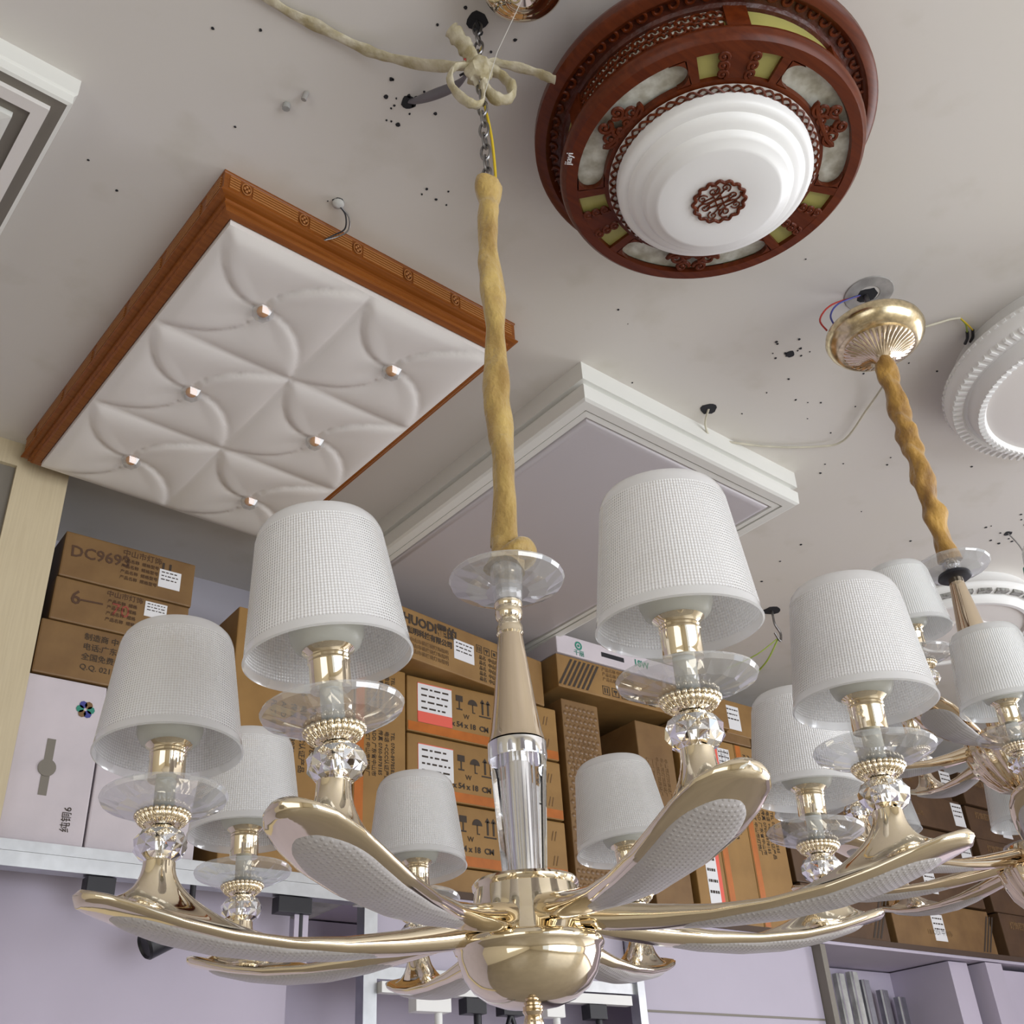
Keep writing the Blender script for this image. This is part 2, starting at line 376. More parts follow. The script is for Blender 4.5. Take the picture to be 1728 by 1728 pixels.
hole(.6486, .808, .018); hole(.640, 1.0, .014); hole(1.716, .85, .022); hole(2.70, 1.99, .03); hole(2.94, 1.26, .012)
lathe('plaster_ring', [(.024, HC - .001), (.052, HC - .002), (.054, HC)], 'plaster_hole', ce, T(1.716, .845, 0), seg=24)
hole(1.714, 1.325, .021)
o = hole(.648, 1.262, .012)
for (p, r) in [(((.487, 1.082), (.483, 1.100)), .005)]:
    tube('wall_plug', [(p[0][0], p[0][1], HC), (p[0][0]-.002, p[0][1]+.006, HC - .014)], r, 'plaster_hole', ce)
    tube('wall_plug', [(.470, 1.122, HC), (.470, 1.124, HC - .010)], .007, 'plaster', ce)

# ------------------------------------------------------------------ frame with mitred profile
def frame_bm(bm, w_, d_, prof):
    rings = []
    for (ins, z) in prof:
        rings.append([bm.verts.new(p) for p in ((ins, ins, z), (w_-ins, ins, z), (w_-ins, d_-ins, z), (ins, d_-ins, z))])
    for k in range(len(prof)-1):
        for i in range(4):
            j = (i+1) % 4; bm.faces.new((rings[k][i], rings[k][j], rings[k+1][j], rings[k+1][i]))
def frame(name, w_, d_, prof, m, parent, mw=None):
    bm = bmesh.new(); frame_bm(bm, w_, d_, prof); return from_bm(name, bm, m, parent, mw)

# ---- wooden square lamp with pillowed diffuser
WW, WD = .690, 1.012; LR = .0535
t = thing('ceiling_light', (.4411, 1.3078, HC), 'rectangular ceiling light with orange-brown wooden frame and quilted white diffuser', 'ceiling light', rz=LR)
prof = [(0, 0), (0, -.004), (.0015, -.006), (.0015, -.045), (-.001, -.048), (-.003, -.051), (-.003, -.054), (.003, -.056), (.012, -.057), (.014, -.062), (.011, -.065), (.011, -.068), (.016, -.070), (.016, -.073), (.020, -.076), (.034, -.077), (.037, -.074), (.040, -.070), (.040, 0)]
frame('frame', WW, WD, prof, 'wood', t)
# fluted line inlays and medallions on the visible sides
bm = bmesh.new(); zc = [-.012, -.0185, -.025, -.0315, -.038]
med = [.045, .165, .285, .405, .525, .645]
for z in zc:
    xs = [.012] + [v for m_ in med for v in (m_-.013, m_+.013)] + [WW-.012]
    for a, b_ in zip(xs[::2], xs[1::2]): bx(bm, a, b_, -.0012, .002, z-.0016, z+.0016)
    ys = [.012] + [v for m_ in [.08+.17*k for k in range(6)] for v in (m_-.013, m_+.013)] + [WD-.012]
    for a, b_ in zip(ys[::2], ys[1::2]): bx(bm, -.0012, .002, a, b_, z-.0016, z+.0016)
from_bm('fluting', bm, 'wood_line', t)
for m_ in med:
    bm = bmesh.new()
    pts = [(m_ + .009*cos(a*PI/8), -.001, -.025 + .0135*sin(a*PI/8)) for a in range(16)]
    tube_bm(bm, pts, .0012, 6, closed=True)
    for k in range(4): ball_bm(bm, (m_ + .0042*cos(k*PI/2), -.001, -.025 + .0060*sin(k*PI/2)), .003, 1, 8, 6)
    from_bm('medallion', bm, 'wood_line', t, smooth=True)
def pillow(t, x0, y0, w_, d_, nx, ny, z0, amp):
    N = 44; gx, gy = nx*N, ny*N; bm = bmesh.new(); grid = []
    cw, cd = w_/nx, d_/ny
    for j in range(gy + 1):
        row = []
        for i in range(gx + 1):
            u = i/N; v = j/N; cu = min(int(u), nx-1); cv = min(int(v), ny-1)
            lu = 2*(u-cu)-1; lv = 2*(v-cv)-1
            m_ = max(abs(lu), abs(lv)); th = math.atan2(lv, lu) + math.radians(50)*(1-m_)**.8
            p = ((th - PI/4)/(PI/2)) % 1.0
            p = 1 - p
            # each petal swells next to one curved crease and sinks towards the other
            s = (p**.55)*(1-p)**.22 if 0 < p < 1 else 0
            edge = 1-m_**7
            crease = min(1, abs(math.sin(p*PI))*6)
            h = amp*(.25 + .9*s)*(.35 + .65*math.sin(min(1, m_*1.15)*PI/2))
            h = h*(.28+.72*edge)*(.72+.28*crease)
            bord = min(min(u, nx-u)*cw, min(v, ny-v)*cd)
            h *= min(1, bord/.018)**.6 if bord < .018 else 1
            row.append(bm.verts.new((x0 + u*cw, y0 + v*cd, z0 - h)))
        grid.append(row)
    for j in range(gy):
        for i in range(gx): bm.faces.new((grid[j][i], grid[j][i+1], grid[j+1][i+1], grid[j+1][i]))
    me = bpy.data.meshes.new('diffuser'); bm.to_mesh(me); bm.free()
    return new_obj('diffuser', me, 'panel_pillow', t, smooth=True)
pw_, pd_ = WW-.074, WD-.074
frame('diffuser_lip', WW, WD, [(.0372, -.072), (.0368, -.080), (.0370, -.088)], 'panel_pillow', t)
pillow(t, .037, .037, pw_, pd_, 2, 3, -.088, .016)
def knob(t, x, y, z):
    bm = bmesh.new()
    lathe_bm(bm, [(.0001, .012), (.017, .010), (.024, -.005), (.016, -.018), (.009, -.021), (.0001, -.021)], 6)
    bmesh.ops.remove_doubles(bm, verts=bm.verts, dist=1e-5)
    k = from_bm('crystal_knob', bm, 'knob_glass', t, T(x, y, z))
    bm = bmesh.new(); ball_bm(bm, (0, 0, -.002), .0125, .9)
    from_bm('amber_core', bm, 'amber', k, smooth=True)
for i in range(2):
    for j in range(3): knob(t, .037 + pw_*(i+.5)/2, .037 + pd_*(j+.5)/3, -.096)

# ---- white square lamp
t = thing('ceiling_light', (1.3335, 1.3625, HC), 'rectangular white ceiling light with stepped frame and flat grey-white diffuser', 'ceiling light', rz=.045)
W2, D2 = .786, 1.30
frame('frame', W2, D2, [(0, 0), (.001, -.048), (.014, -.049), (.014, -.062), (.002, -.064), (.004, -.099), (.012, -.102), (.036, -.102), (.036, -.090), (.040, -.088), (.040, -.100), (.056, -.101), (.058, -.092), (.058, 0)], 'white_lacquer', t)
bm = bmesh.new(); frame_bm(bm, W2, D2, [(.058, -.090), (.062, -.098), (.068, -.1025), (.08, -.1035)])
x0, x1, y0, y1 = .08, W2-.08, .08, D2-.08
vs = [bm.verts.new(p) for p in ((x0, y0, -.1035), (x1, y0, -.1035), (x1, y1, -.1035), (x0, y1, -.1035))]; bm.faces.new(vs)
bmesh.ops.remove_doubles(bm, verts=bm.verts, dist=1e-5)
from_bm('diffuser', bm, 'grey_panel', t, smooth=True)

# ---- white lamp cut off at the left edge
t = thing('ceiling_light', (-.60, 1.236, HC), 'white ceiling light with stepped grooves cut off by the left edge', 'ceiling light', rz=.048)
W3, D3 = .772, .80
frame('frame', W3, D3, [(0, 0), (0, -.036), (.004, -.040), (.004, -.058), (.010, -.060)], 'white_lacquer', t)
frame('painted_shade_band', W3, D3, [(.010, -.060), (.030, -.058)], 'taupe', t)  # taupe strip; the shade of the recess is put into its colour
frame('middle_band', W3, D3, [(.030, -.058), (.030, -.068), (.053, -.068)], 'panel_pillow', t)
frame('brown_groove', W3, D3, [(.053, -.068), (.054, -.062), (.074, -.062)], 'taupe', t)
frame('inner_band', W3, D3, [(.074, -.062), (.074, -.074), (.102, -.078), (.104, -.06)], 'white_lacquer', t)
bm = bmesh.new()
for k in range(40):
    x = W3-.10-.012*k; bx(bm, x-.003, x+.003, .080, .094, -.081, -.072)
from_bm('dentil_trim', bm, 'white_plastic', t)
box('diffuser', .104, W3-.104, .104, D3-.104, -.062, -.056, 'grey_panel', t)

# ------------------------------------------------------------------ round dark-wood lamp
RC = (1.053, .713)
t = thing('ceiling_light', (RC[0], RC[1], E), 'big round dark red wooden ceiling light with white stepped dome and carved emblem', 'ceiling light')
def arc_strip(bm, r0, r1, a0, a1, z0, z1, n=None, rnd=0):
    n = n or max(3, int(abs(a1-a0)*24))
    if not rnd:
        pts = [(r1*cos(a0+(a1-a0)*i/n), r1*sin(a0+(a1-a0)*i/n)) for i in range(n+1)] + [(r0*cos(a1-(a1-a0)*i/n), r0*sin(a1-(a1-a0)*i/n)) for i in range(n+1)]
    else:
        rm = (r0+r1)/2; h = (r1-r0)/2; pts = []
        e = h/rm
        for i in range(n+1):
            a = a0+e+(a1-a0-2*e)*i/n; pts.append((r1*cos(a), r1*sin(a)))
        for i in range(1, 8):
            q = PI*i/8; rr = rm+h*cos(q); a = a1-e+e*sin(q); pts.append((rr*cos(a), rr*sin(a)))
        for i in range(n+1):
            a = a1-e-(a1-a0-2*e)*i/n; pts.append((r0*cos(a), r0*sin(a)))
        for i in range(1, 8):
            q = PI+PI*i/8; rr = rm+h*cos(q); a = a0+e+e*sin(q); pts.append((rr*cos(a), rr*sin(a)))
    poly_prism(bm, pts, z0, z1)
    bmesh.ops.triangulate(bm, faces=[f for f in bm.faces if len(f.verts) > 4])
lathe('base_ring', [(.235, 1.6), (.240, 1.575), (.262, 1.565), (.268, 1.545), (.284, 1.535), (.290, 1.520), (.290, 1.506), (.284, 1.500), (.272, 1.498), (.264, 1.503), (.262, 1.508)], 'redwood', t, seg=96)
lathe('carved_band', [(.274, 1.502), (.262, 1.506), (.246, 1.504), (.242, 1.498), (.236, 1.497)], 'redwood_carved', t, seg=96)
bm = bmesh.new()
for k in range(64):
    a = 2*PI*k/64; pts = []
    for i in range(12):
        q = i/11*1.6*PI; rr = .0105*(1-.55*i/11); pts.append(((.260+rr*cos(q))*cos(a+rr*sin(q)/.26), (.260+rr*cos(q))*sin(a+rr*sin(q)/.26), 1.504))
    tube_bm(bm, pts, .0028, 6)
from_bm('carved_scrolls', bm, 'redwood', t, smooth=True)
lathe('drum', [(.236, 1.5), (.236, 1.43)], 'yellow_glass', t, seg=72)
for k in range(3):                                    # white patterned glass behind lattice between the yellow panels
    a = math.radians(199 + 120*k); bm = bmesh.new()
    for i in range(24):
        q0 = a + math.radians(-31) + math.radians(62)*i/24; q1 = q0 + math.radians(62/24)
        vs = [bm.verts.new((.2372*cos(q), .2372*sin(q), z)) for q, z in ((q0, 1.435), (q1, 1.435), (q1, 1.497), (q0, 1.497))]; bm.faces.new(vs)
    bmesh.ops.remove_doubles(bm, verts=bm.verts, dist=1e-5); from_bm('drum_glass', bm, 'marble', t)
for k in range(3):
    a = math.radians(199 + 120*k)
    for s in (-1, 1):                                # posts
        box('drum_post', .231, .243, -.018, .018, 1.43, 1.5, 'redwood', t, mw=Matrix.Rotation(a + s*math.radians(36), 4, 'Z'))
    bm = bmesh.new()
    for i in range(22):                              # lattice of curls, one pierced panel
        for row in range(3):
            q = a + math.radians(-30 + 60*i/21); zz = 1.446 + .019*row; pts = []
            for h in range(8):
                w_ = h/7*1.7*PI + (PI if (i+row) % 2 else 0); rr = .0098*(1-.4*h/7); pts.append((.2392*cos(q+rr*cos(w_)/.239), .2392*sin(q+rr*cos(w_)/.239), zz + rr*sin(w_)))
            tube_bm(bm, pts, .0023, 5)
    from_bm('drum_lattice', bm, 'redwood', t, smooth=True)
# lower disc: outer and inner hoop, spokes, windows
lathe('outer_hoop', [(.208, 1.445), (.246, 1.445), (.252, 1.438), (.2535, 1.428), (.250, 1.418), (.244, 1.412), (.226, 1.411), (.224, 1.420)], 'redwood', t, seg=96)
lathe('inner_hoop', [(.182, 1.420), (.180, 1.411), (.160, 1.409), (.158, 1.42)], 'redwood', t, seg=96)
lathe('disc_back', [(.150, 1.424), (.226, 1.424)], 'marble', t, seg=72)
def strip_part(name, m, *a):
    b_ = bmesh.new(); arc_strip(b_, *a); from_bm(name, b_, m, t)
for k in range(3):
    a = math.radians(235 + 120*k)
    strip_part('spoke', 'redwood', .178, .228, a-math.radians(5.5), a+math.radians(5.5), 1.4115, 1.422)
    for s in (-1, 1):
        strip_part('yellow_panel', 'yellow_glass', .180, .226, a+s*math.radians(5), a+s*math.radians(17.5), 1.418, 1.4225)
        strip_part('spoke', 'redwood', .178, .228, a+s*math.radians(17), a+s*math.radians(21.5), 1.4115, 1.422)
        q = a + s*math.radians(23.5)                 # rounded corners that give each pale field its stadium shape
        for sg, rr in ((1, .224), (-1, .182)):
            b_ = bmesh.new(); pts = [(rr*cos(a+s*math.radians(21)), rr*sin(a+s*math.radians(21)))]
            for i in range(9):
                w_ = i/8*PI/2; pr = .203 + sg*.021*sin(w_); pa = a + s*(math.radians(21.2) + (.024/.203)*(1-cos(w_)))
                pts.append((pr*cos(pa), pr*sin(pa)))
            poly_prism(b_, pts, 1.4115, 1.4225); from_bm('field_corner', b_, 'redwood', t)
def scroll(bm, rc, ac, sc, turn, hand, z=1.412, rad=.0042):
    pts = []
    for i in range(20):
        f = i/19; q = turn + hand*f*2.6*PI; rr = sc*(1-.82*f)
        pts.append((rc*cos(ac) + rr*cos(q), rc*sin(ac) + rr*sin(q), z))
    tube_bm(bm, pts, lambda f: rad*(1-.35*f), 6)
    ball_bm(bm, pts[-1], rad*1.15, .8, 8, 6)
for k in range(3):                                    # scrollwork in the middle of each pale field and beside the spokes
    a = math.radians(175 + 120*k); bm = bmesh.new()
    for s in (-1, 1):
        scroll(bm, .194, a + s*.155, .0165, a + PI/2*s, s); scroll(bm, .212, a + s*.075, .0125, a - PI/2*s, -s); scroll(bm, .187, a + s*.055, .011, a, s)
        tube_bm(bm, [(.194*cos(a+s*.24), .194*sin(a+s*.24), 1.412), (.186*cos(a+s*.15), .186*sin(a+s*.15), 1.412), (.184*cos(a), .184*sin(a), 1.412)], .0045, 6)
    from_bm('scrollwork', bm, 'redwood', t, smooth=True)
    a = math.radians(235 + 120*k)
    for s in (-1, 1):
        bm = bmesh.new()
        for rr in (.188, .203, .218): scroll(bm, rr, a + s*.115, .0085, a + s*rr*20, s, rad=.0036)
        from_bm('bracket_carving', bm, 'redwood', t, smooth=True)
bm = bmesh.new()                                      # interlaced cord round the dome
for ph in (0, PI):
    pts = [((.166 + .0058*sin(30*q+ph))*cos(q), (.166 + .0058*sin(30*q+ph))*sin(q), 1.405 + .0015*cos(30*q+ph)) for q in [2*PI*i/300 for i in range(300)]]
    tube_bm(bm, pts, .0021, 5, closed=True)
from_bm('interlaced_cord', bm, 'redwood', t, smooth=True)
lathe('cord_ground', [(.150, 1.4065), (.1735, 1.4075)], 'panel_pillow', t, seg=72)
lathe('dome', [(.162, 1.410), (.161, 1.388), (.158, 1.382), (.150, 1.3795), (.145, 1.379), (.142, 1.372), (.134, 1.3665), (.124, 1.364), (.121, 1.356), (.116, 1.352), (.107, 1.350), (.104, 1.3465), (.098, 1.345), (.06, 1.3442), (.0, 1.344)], 'white_plastic', t, seg=96, ang=math.radians(50))
bm = bmesh.new()
ez = 1.3425; er = .041
pts = [((er + .0022*cos(16*q))*cos(q), (er + .0022*cos(16*q))*sin(q), ez) for q in [2*PI*i/160 for i in range(160)]]
tube_bm(bm, pts, .0031, 6, closed=True)
for q0 in range(4):
    q = q0*PI/2 + .4
    scroll(bm, .025, q, .0120, q, 1, ez, .0016); scroll(bm, .029, q+.75, .0085, q+PI, -1, ez, .0014)
for s in (-.0055, .0055):
    bx(bm, -.022, .022, s-.0012, s+.0012, ez-.001, ez+.001, Matrix.Rotation(.5, 4, 'Z')); bx(bm, s-.0012, s+.0012, -.022, .022, ez-.001, ez+.001, Matrix.Rotation(.5, 4, 'Z'))
for s in (-.022, -.011, .011, .022):
    tube_bm(bm, [(s, -.030*(1-abs(s)/.06), ez), (s*.7, 0, ez), (s, .030*(1-abs(s)/.06), ez)], .0014, 5)
from_bm('emblem', bm, 'redwood', t, smooth=True)
me = text_mesh('jiayi', .016)
q = math.radians(150)
new_obj('disc_lettering', me, 'paper', t, T(.237*cos(q), .237*sin(q), 1.4105) @ Matrix.Rotation(q + PI/2, 4, 'Z') @ Matrix.Rotation(PI, 4, 'X'))

# ------------------------------------------------------------------ round white lamps, right
def round_white(cx, cy, r, label, drop, pat):
    t = thing('ceiling_light', (cx, cy, HC), label, 'ceiling light')
    lathe('rim', [(r*.90, 0), (r*.93, -.03), (r*1.0, -.05), (r, -drop*.55), (r*.975, -drop*.68), (r*.94, -drop*.75), (r*.90, -drop*.78), (r*.885, -drop*.72)], 'white_plastic', t, seg=80)
    lathe('middle_ring', [(r*.885, -drop*.72), (r*.86, -drop*.74), (r*.84, -drop*.92), (r*.81, -drop*1.0), (r*.77, -drop*1.0), (r*.75, -drop*.92)], 'white_plastic', t, seg=80)
    lathe('diffuser', [(r*.75, -drop*.92), (r*.7, -drop*.95), (r*.42, -drop*1.0), (r*.40, -drop*1.06), (r*.38, -drop*1.06), (r*.36, -drop*1.01), (0, -drop*1.02)], 'panel_pillow', t, seg=80)
    if pat == 'beads':
        n = 96
        for nm, a0, a1, hw, z0, z1 in (('outer_beading', .90, .965, .0035, -drop*.79, -drop*.70), ('inner_beading', .775, .815, .003, -drop*1.03, -drop*.98), ('edge_ridges', .995, 1.012, .005, -drop*.5, -.055)):
            bm = bmesh.new()
            for k in range(n): bx(bm, r*a0, r*a1, -hw, hw, z0, z1, Matrix.Rotation(2*PI*k/n, 4, 'Z'))
            from_bm(nm, bm, 'white_plastic', t)
    else:
        n = 30
        bm = bmesh.new()
        for k in range(n):
            a = 2*PI*(k+.5)/n; arc_strip(bm, r*.895, r*.968, a-.075, a+.075, -drop*.80, -drop*.70, n=3)
        from_bm('leaf_insets', bm, 'leaf_dark', t)
    return t
round_white(2.305, .679, .327, 'round white ceiling light with ridged edge, cut off at the right', .123, 'beads')
round_white(3.232, 1.672, .30, 'round white ceiling light with grey cut-out windows behind the second chandelier', .10, 'cut')

# ------------------------------------------------------------------ lamp-arm of the main chandelier (local frame: x outward, origin on the hub axis at height 0)
def Wd(x):                                            # half width of the leaf
    k = [(.045, .0135), (.09, .0145), (.13, .017), (.18, .0225), (.23, .0285), (.28, .0335), (.32, .0360), (.35, .0350), (.375, .0290), (.388, .0200), (.394, .0110), (.397, .001)]
    for (a, b_), (c, d) in zip(k, k[1:]):
        if a <= x <= c: return b_ + (d-b_)*(x-a)/(c-a)
    return .001
def Zc(x):
    k = [(.045, .214), (.09, .206), (.13, .200), (.18, .1945), (.23, .193), (.28, .1965), (.32, .2035), (.35, .2115), (.375, .2185), (.397, .224)]
    for i, ((a, b_), (c, d)) in enumerate(zip(k, k[1:])):
        if a <= x <= c: return b_ + (d-b_)*(x-a)/(c-a)
    return .224
xs_arm = [.045 + .33*i/44 for i in range(45)] + [.375 + .022*sin(i/8*PI/2) for i in range(1, 9)]
def arm_mesh():
    bm = bmesh.new(); rings = []
    n = 28
    for x in xs_arm:
        w_ = Wd(x); zc = Zc(x); f = min(1, max(0, (x-.06)/.16)); f = min(1, max(0, (x-.08)/.15)); hb = .0125 - .0055*f; ht = .0120 - .0065*f
        sc = min(1, w_/.012); ring = []
        for i in range(n):
            a = 2*PI*i/n; c, s = cos(a), sin(a)
            yy = w_*math.copysign(abs(c)**(.85), c)
            zz = (ht if s > 0 else hb)*math.copysign(abs(s)**(.85), s)*max(.25, sc)
            ring.append(bm.verts.new((x, yy, zc + zz)))
        rings.append(ring)
    for r1, r2 in zip(rings, rings[1:]):
        for i in range(n): bm.faces.new((r1[i], r1[(i+1) % n], r2[(i+1) % n], r2[i]))
    bm.faces.new(rings[0][::-1]); bm.faces.new(rings[-1])
    # trumpet-shaped neck rising to the crystal ball
    rings = []; m_ = 32; zt = .2540
    for k in range(15):
        f = k/14; e = f**2.2; g = 1-(1-f)**1.45
        ax = .0118 + .078*e; ay = .0118 + .0215*e; cx = .337 - .030*e
        ring = []
        for i in range(m_):
            a = 2*PI*i/m_; x = min(cx + ax*cos(a)*(.95 if cos(a) > 0 else 1.20), .3945); y = ay*sin(a)*(1 - e + e*min(1, Wd(min(max(x, .05), .396))/.034))
            zl = Zc(min(max(x, .05), .39)) + .0025
            z = zt + (zl-zt)*g
            ring.append(bm.verts.new((x, y, z)))
        rings.append(ring)
    for r1, r2 in zip(rings, rings[1:]):
        for i in range(m_): bm.faces.new((r1[i], r1[(i+1) % m_], r2[(i+1) % m_], r2[i]))
    bm.faces.new(rings[0])
    bmesh.ops.recalc_face_normals(bm, faces=bm.faces)
    me = bpy.data.meshes.new('arm'); bm.to_mesh(me); bm.free(); return me
def lens_mesh():
    bm = bmesh.new(); rings = []; n = 16; N = 44; x0, x1 = .125, .372
    for k in range(N+1):
        f = k/N; x = x0 + (x1-x0)*f
        env = math.sqrt(max(0, 1-max(0, (f-.80)/.20)**2))*min(1, f/.10)**.5
        w_ = Wd(x)*.76*env + .0004; zc = Zc(x) - .0050; ring = []
        for i in range(n+1):
            a = PI*i/n; ring.append(bm.verts.new((x, w_*cos(a), zc + .001 - .0060*sin(a)**.8*min(1, env*1.4))))
        rings.append(ring)
    for r1, r2 in zip(rings, rings[1:]):
        for i in range(n): bm.faces.new((r1[i], r1[i+1], r2[i+1], r2[i]))
    bmesh.ops.recalc_face_normals(bm, faces=bm.faces)
    me = bpy.data.meshes.new('arm_lens'); bm.to_mesh(me); bm.free(); return me
# small pieces in the lamp's own frame, z = 0 at the beaded ring
def ball_mesh(r, h, fac=14, zc=0):
    bm = bmesh.new()
    lathe_bm(bm, [(.006, h+zc), (r*.52, h*.90+zc), (r*.80, h*.62+zc), (r*.97, h*.24+zc), (r*.97, -h*.24+zc), (r*.80, -h*.62+zc), (r*.52, -h*.90+zc), (.006, -h+zc)], fac*2,
             fl=lambda k, rr, z, a: (rr*(1.0 if (int(round(a/(PI/fac)))+k) % 2 else .95), z))
    for f in list(bm.faces): pass
    bmesh.ops.triangulate(bm, faces=bm.faces)
    me = bpy.data.meshes.new('crystal_ball'); bm.to_mesh(me); bm.free(); return me
def lathe_mesh(nm, prof, seg=40, smooth=True, fl=None, ang=40):
    bm = bmesh.new(); lathe_bm(bm, prof, seg, fl); bmesh.ops.remove_doubles(bm, verts=bm.verts, dist=1e-6)
    bmesh.ops.recalc_face_normals(bm, faces=bm.faces); me = bpy.data.meshes.new(nm); bm.to_mesh(me); bm.free()
    if smooth:
        me.shade_smooth(); me.set_sharp_from_angle(angle=math.radians(ang))
    return me
def dish_mesh(R, zc, hi=.010, fac=18):
    # shallow facetted crystal saucer, hollow in the middle
    bm = bmesh.new()
    lathe_bm(bm, [(.0095, zc+.001), (R*.45, zc+.0035), (R*.80, zc+hi*.75), (R*.985, zc+hi), (R, zc+hi*.80), (R*.97, zc+hi*.45), (R*.72, zc-hi*.25), (R*.38, zc-hi*.65), (.0095, zc-hi*.75)], fac*2,
             fl=lambda k, r, z, a: (r*(1 if k in (0, 8) else (1.0 if int(round(a/(PI/fac))) % 2 else (.996 if 2 < k < 6 else .955))), z))
    me_ = bmesh.new()
    me = bpy.data.meshes.new('crystal_dish'); me_.free()
    # close the inner hole wall
    bm.verts.ensure_lookup_table(); n = fac*2
    for i in range(n): bm.faces.new((bm.verts[i], bm.verts[8*n+i], bm.verts[8*n+(i+1) % n], bm.verts[(i+1) % n]))
    bmesh.ops.recalc_face_normals(bm, faces=bm.faces); bm.to_mesh(me); bm.free(); return me
def bead_ring_mesh():
    bm = bmesh.new()
    lathe_bm(bm, [(.006, .0035), (.019, .0035), (.021, .001), (.0165, -.0030), (.009, -.0050)], 96, fl=lambda k, r, z, a: (r*(1+(.05*cos(28*a) if k in (1, 2, 3) else 0)), z))
    for k in range(28):
        a = 2*PI*k/28; ball_bm(bm, (.0208*cos(a), .0208*sin(a), .0035), .0024, 1, 8, 6)
        tube_bm(bm, [(.0212*cos(a), .0212*sin(a), .003), (.019*cos(a), .019*sin(a), -.0012), (.0150*cos(a), .0150*sin(a), -.0042)], .0012, 5)
    bmesh.ops.recalc_face_normals(bm, faces=bm.faces); me = bpy.data.meshes.new('beaded_ring'); bm.to_mesh(me); bm.free(); me.shade_smooth(); return me
def shade_mesh(rb=.062, rt=.0485, zb=.058, zt=.170):
    th = .0022
    def R(z): return rb + (rt-rb)*(z-zb)/(zt-zb)
    p = [(R(zb)-.001, zb), (R(zb)+.0006, zb+.001)] + [(R(zb+.0035+(zt-.010-zb-.0035)*i/6), zb+.0035+(zt-.010-zb-.0035)*i/6) for i in range(7)] + [(R(zt)-.0008, zt-.004), (R(zt)-.004, zt), (R(zt)-.008, zt-.0005), (.012, zt-.002)]
    return lathe_mesh('lamp_shade', p, 72, True, None, 50)
me_arm = arm_mesh(); me_lens = lens_mesh()
for m_ in (me_arm, me_lens): m_.shade_smooth(); m_.set_sharp_from_angle(angle=math.radians(62))
me_ball = ball_mesh(.0222, .0152, 8, -.0205)
me_dish = dish_mesh(.052, .012, .009)
me_bead = bead_ring_mesh()
me_tube = lathe_mesh('clear_tube', [(.0075, .003), (.0085, .006), (.0085, .034), (.0075, .036)], 20)
me_sock = lathe_mesh('gold_socket', [(.0001, .0345), (.0150, .035), (.0152, .038), (.0150, .055), (.0158, .056), (.0150, .0575), (.0158, .059), (.0150, .0605), (.0158, .062), (.0172, .0635), (.0195, .0655), (.0185, .067), (.0001, .067)], 28)
me_core = lathe_mesh('metal_core', [(.0001, -.006), (.0055, -.0065), (.0072, -.018), (.0072, -.030), (.0055, -.040), (.0001, -.0405)], 16)
me_hold = lathe_mesh('bulb_glass', [(.0001, .0655), (.019, .0655), (.0245, .0695), (.0275, .0765), (.028, .085), (.028, .112), (.026, .114), (.0001, .114)], 32)
me_shade = shade_mesh()
parts = [('crystal_ball', me_ball, 'crystal', 0), ('metal_core', me_core, 'chrome', 0), ('beaded_ring', me_bead, 'gold', 0), ('crystal_dish', me_dish, 'dish_glass', 0), ('clear_tube', me_tube, 'holder', 0),
         ('gold_socket', me_sock, 'gold', 0), ('bulb_glass', me_hold, 'holder', 0), ('lamp_shade', me_shade, 'shade', 1)]
for nm, me, mt, _ in parts: me.materials.append(M[mt])
me_arm.materials.append(M['gold']); me_lens.materials.append(M['lens'])
me_shade2 = me_shade.copy(); me_shade2.materials.clear(); me_shade2.materials.append(M['shade2'])
me_arm2 = me_arm.copy(); me_arm2.materials.clear(); me_arm2.materials.append(M['rose_gold'])
def put_arm(root, az, dz, lean, cool=False, scale=1.0, zoff=0.0):
    a = bpy.data.objects.new('arm', me_arm2 if cool else me_arm); C.objects.link(a); a.parent = root
    a.matrix_local = T(0, 0, zoff + dz) @ Matrix.Rotation(az, 4, 'Z') @ Matrix.Diagonal((scale, 1, 1, 1))
    l = bpy.data.objects.new('arm_lens', me_lens); C.objects.link(l); l.parent = a
    lm = T(.337, 0, .2875) @ Matrix.Shear('XY', 4, (0, 0)) 
    # lean: (outward, sideways) slope of the lamp
    rot = Matrix.Rotation(lean[0], 4, 'Y') @ Matrix.Rotation(-lean[1], 4, 'X')
    for nm, me, mt, _ in parts:
        mm = me_shade2 if (cool and nm == 'lamp_shade') else me
        o = bpy.data.objects.new(nm, mm); C.objects.link(o); o.parent = a
        o.matrix_local = Matrix.Diagonal((1/scale, 1, 1, 1)) @ T(.337*scale, 0, .2875) @ rot
    return a

# ------------------------------------------------------------------ main chandelier
HX, HY = .6428, .8121
ch = thing('chandelier', (HX, HY, E), 'large champagne-gold eight-arm chandelier with ribbed glass shades hanging in front', 'chandelier')
az = [209.2, 170.8, 116.0, 74.6, 28.6, 343.4, 296.4, 253.5]
az = [(a+b_)/2 if False else a for a, b_ in zip(az, az)]
dzs = [-.0068, -.0135, .0033, -.0007, .0036, .0023, -.0038, -.0005]
leans = [(.066, -.082), (.015, -.074), (.05, -.02), (.10, -.02), (.055, .09), (.05, 0), (.037, -.005), (.063, -.027)]
for a, d, l in zip(az, dzs, leans): put_arm(ch, math.radians(a), d, l)
lathe('hub_drum', [(.0001, .246), (.048, .246), (.0505, .243), (.0500, .240), (.048, .238), (.049, .232), (.052, .215), (.052, .196), (.056, .190), (.0001, .190)], 'gold', ch, seg=64)
lathe('hub_bowl', [(.0001, .1935), (.064, .1935), (.0675, .1915), (.0690, .188), (.0675, .1845), (.0655, .183), (.0645, .176), (.060, .163), (.052, .152), (.040, .1435), (.026, .1385), (.012, .1365), (.0001, .136)], 'gold', ch, seg=72, ang=math.radians(50))
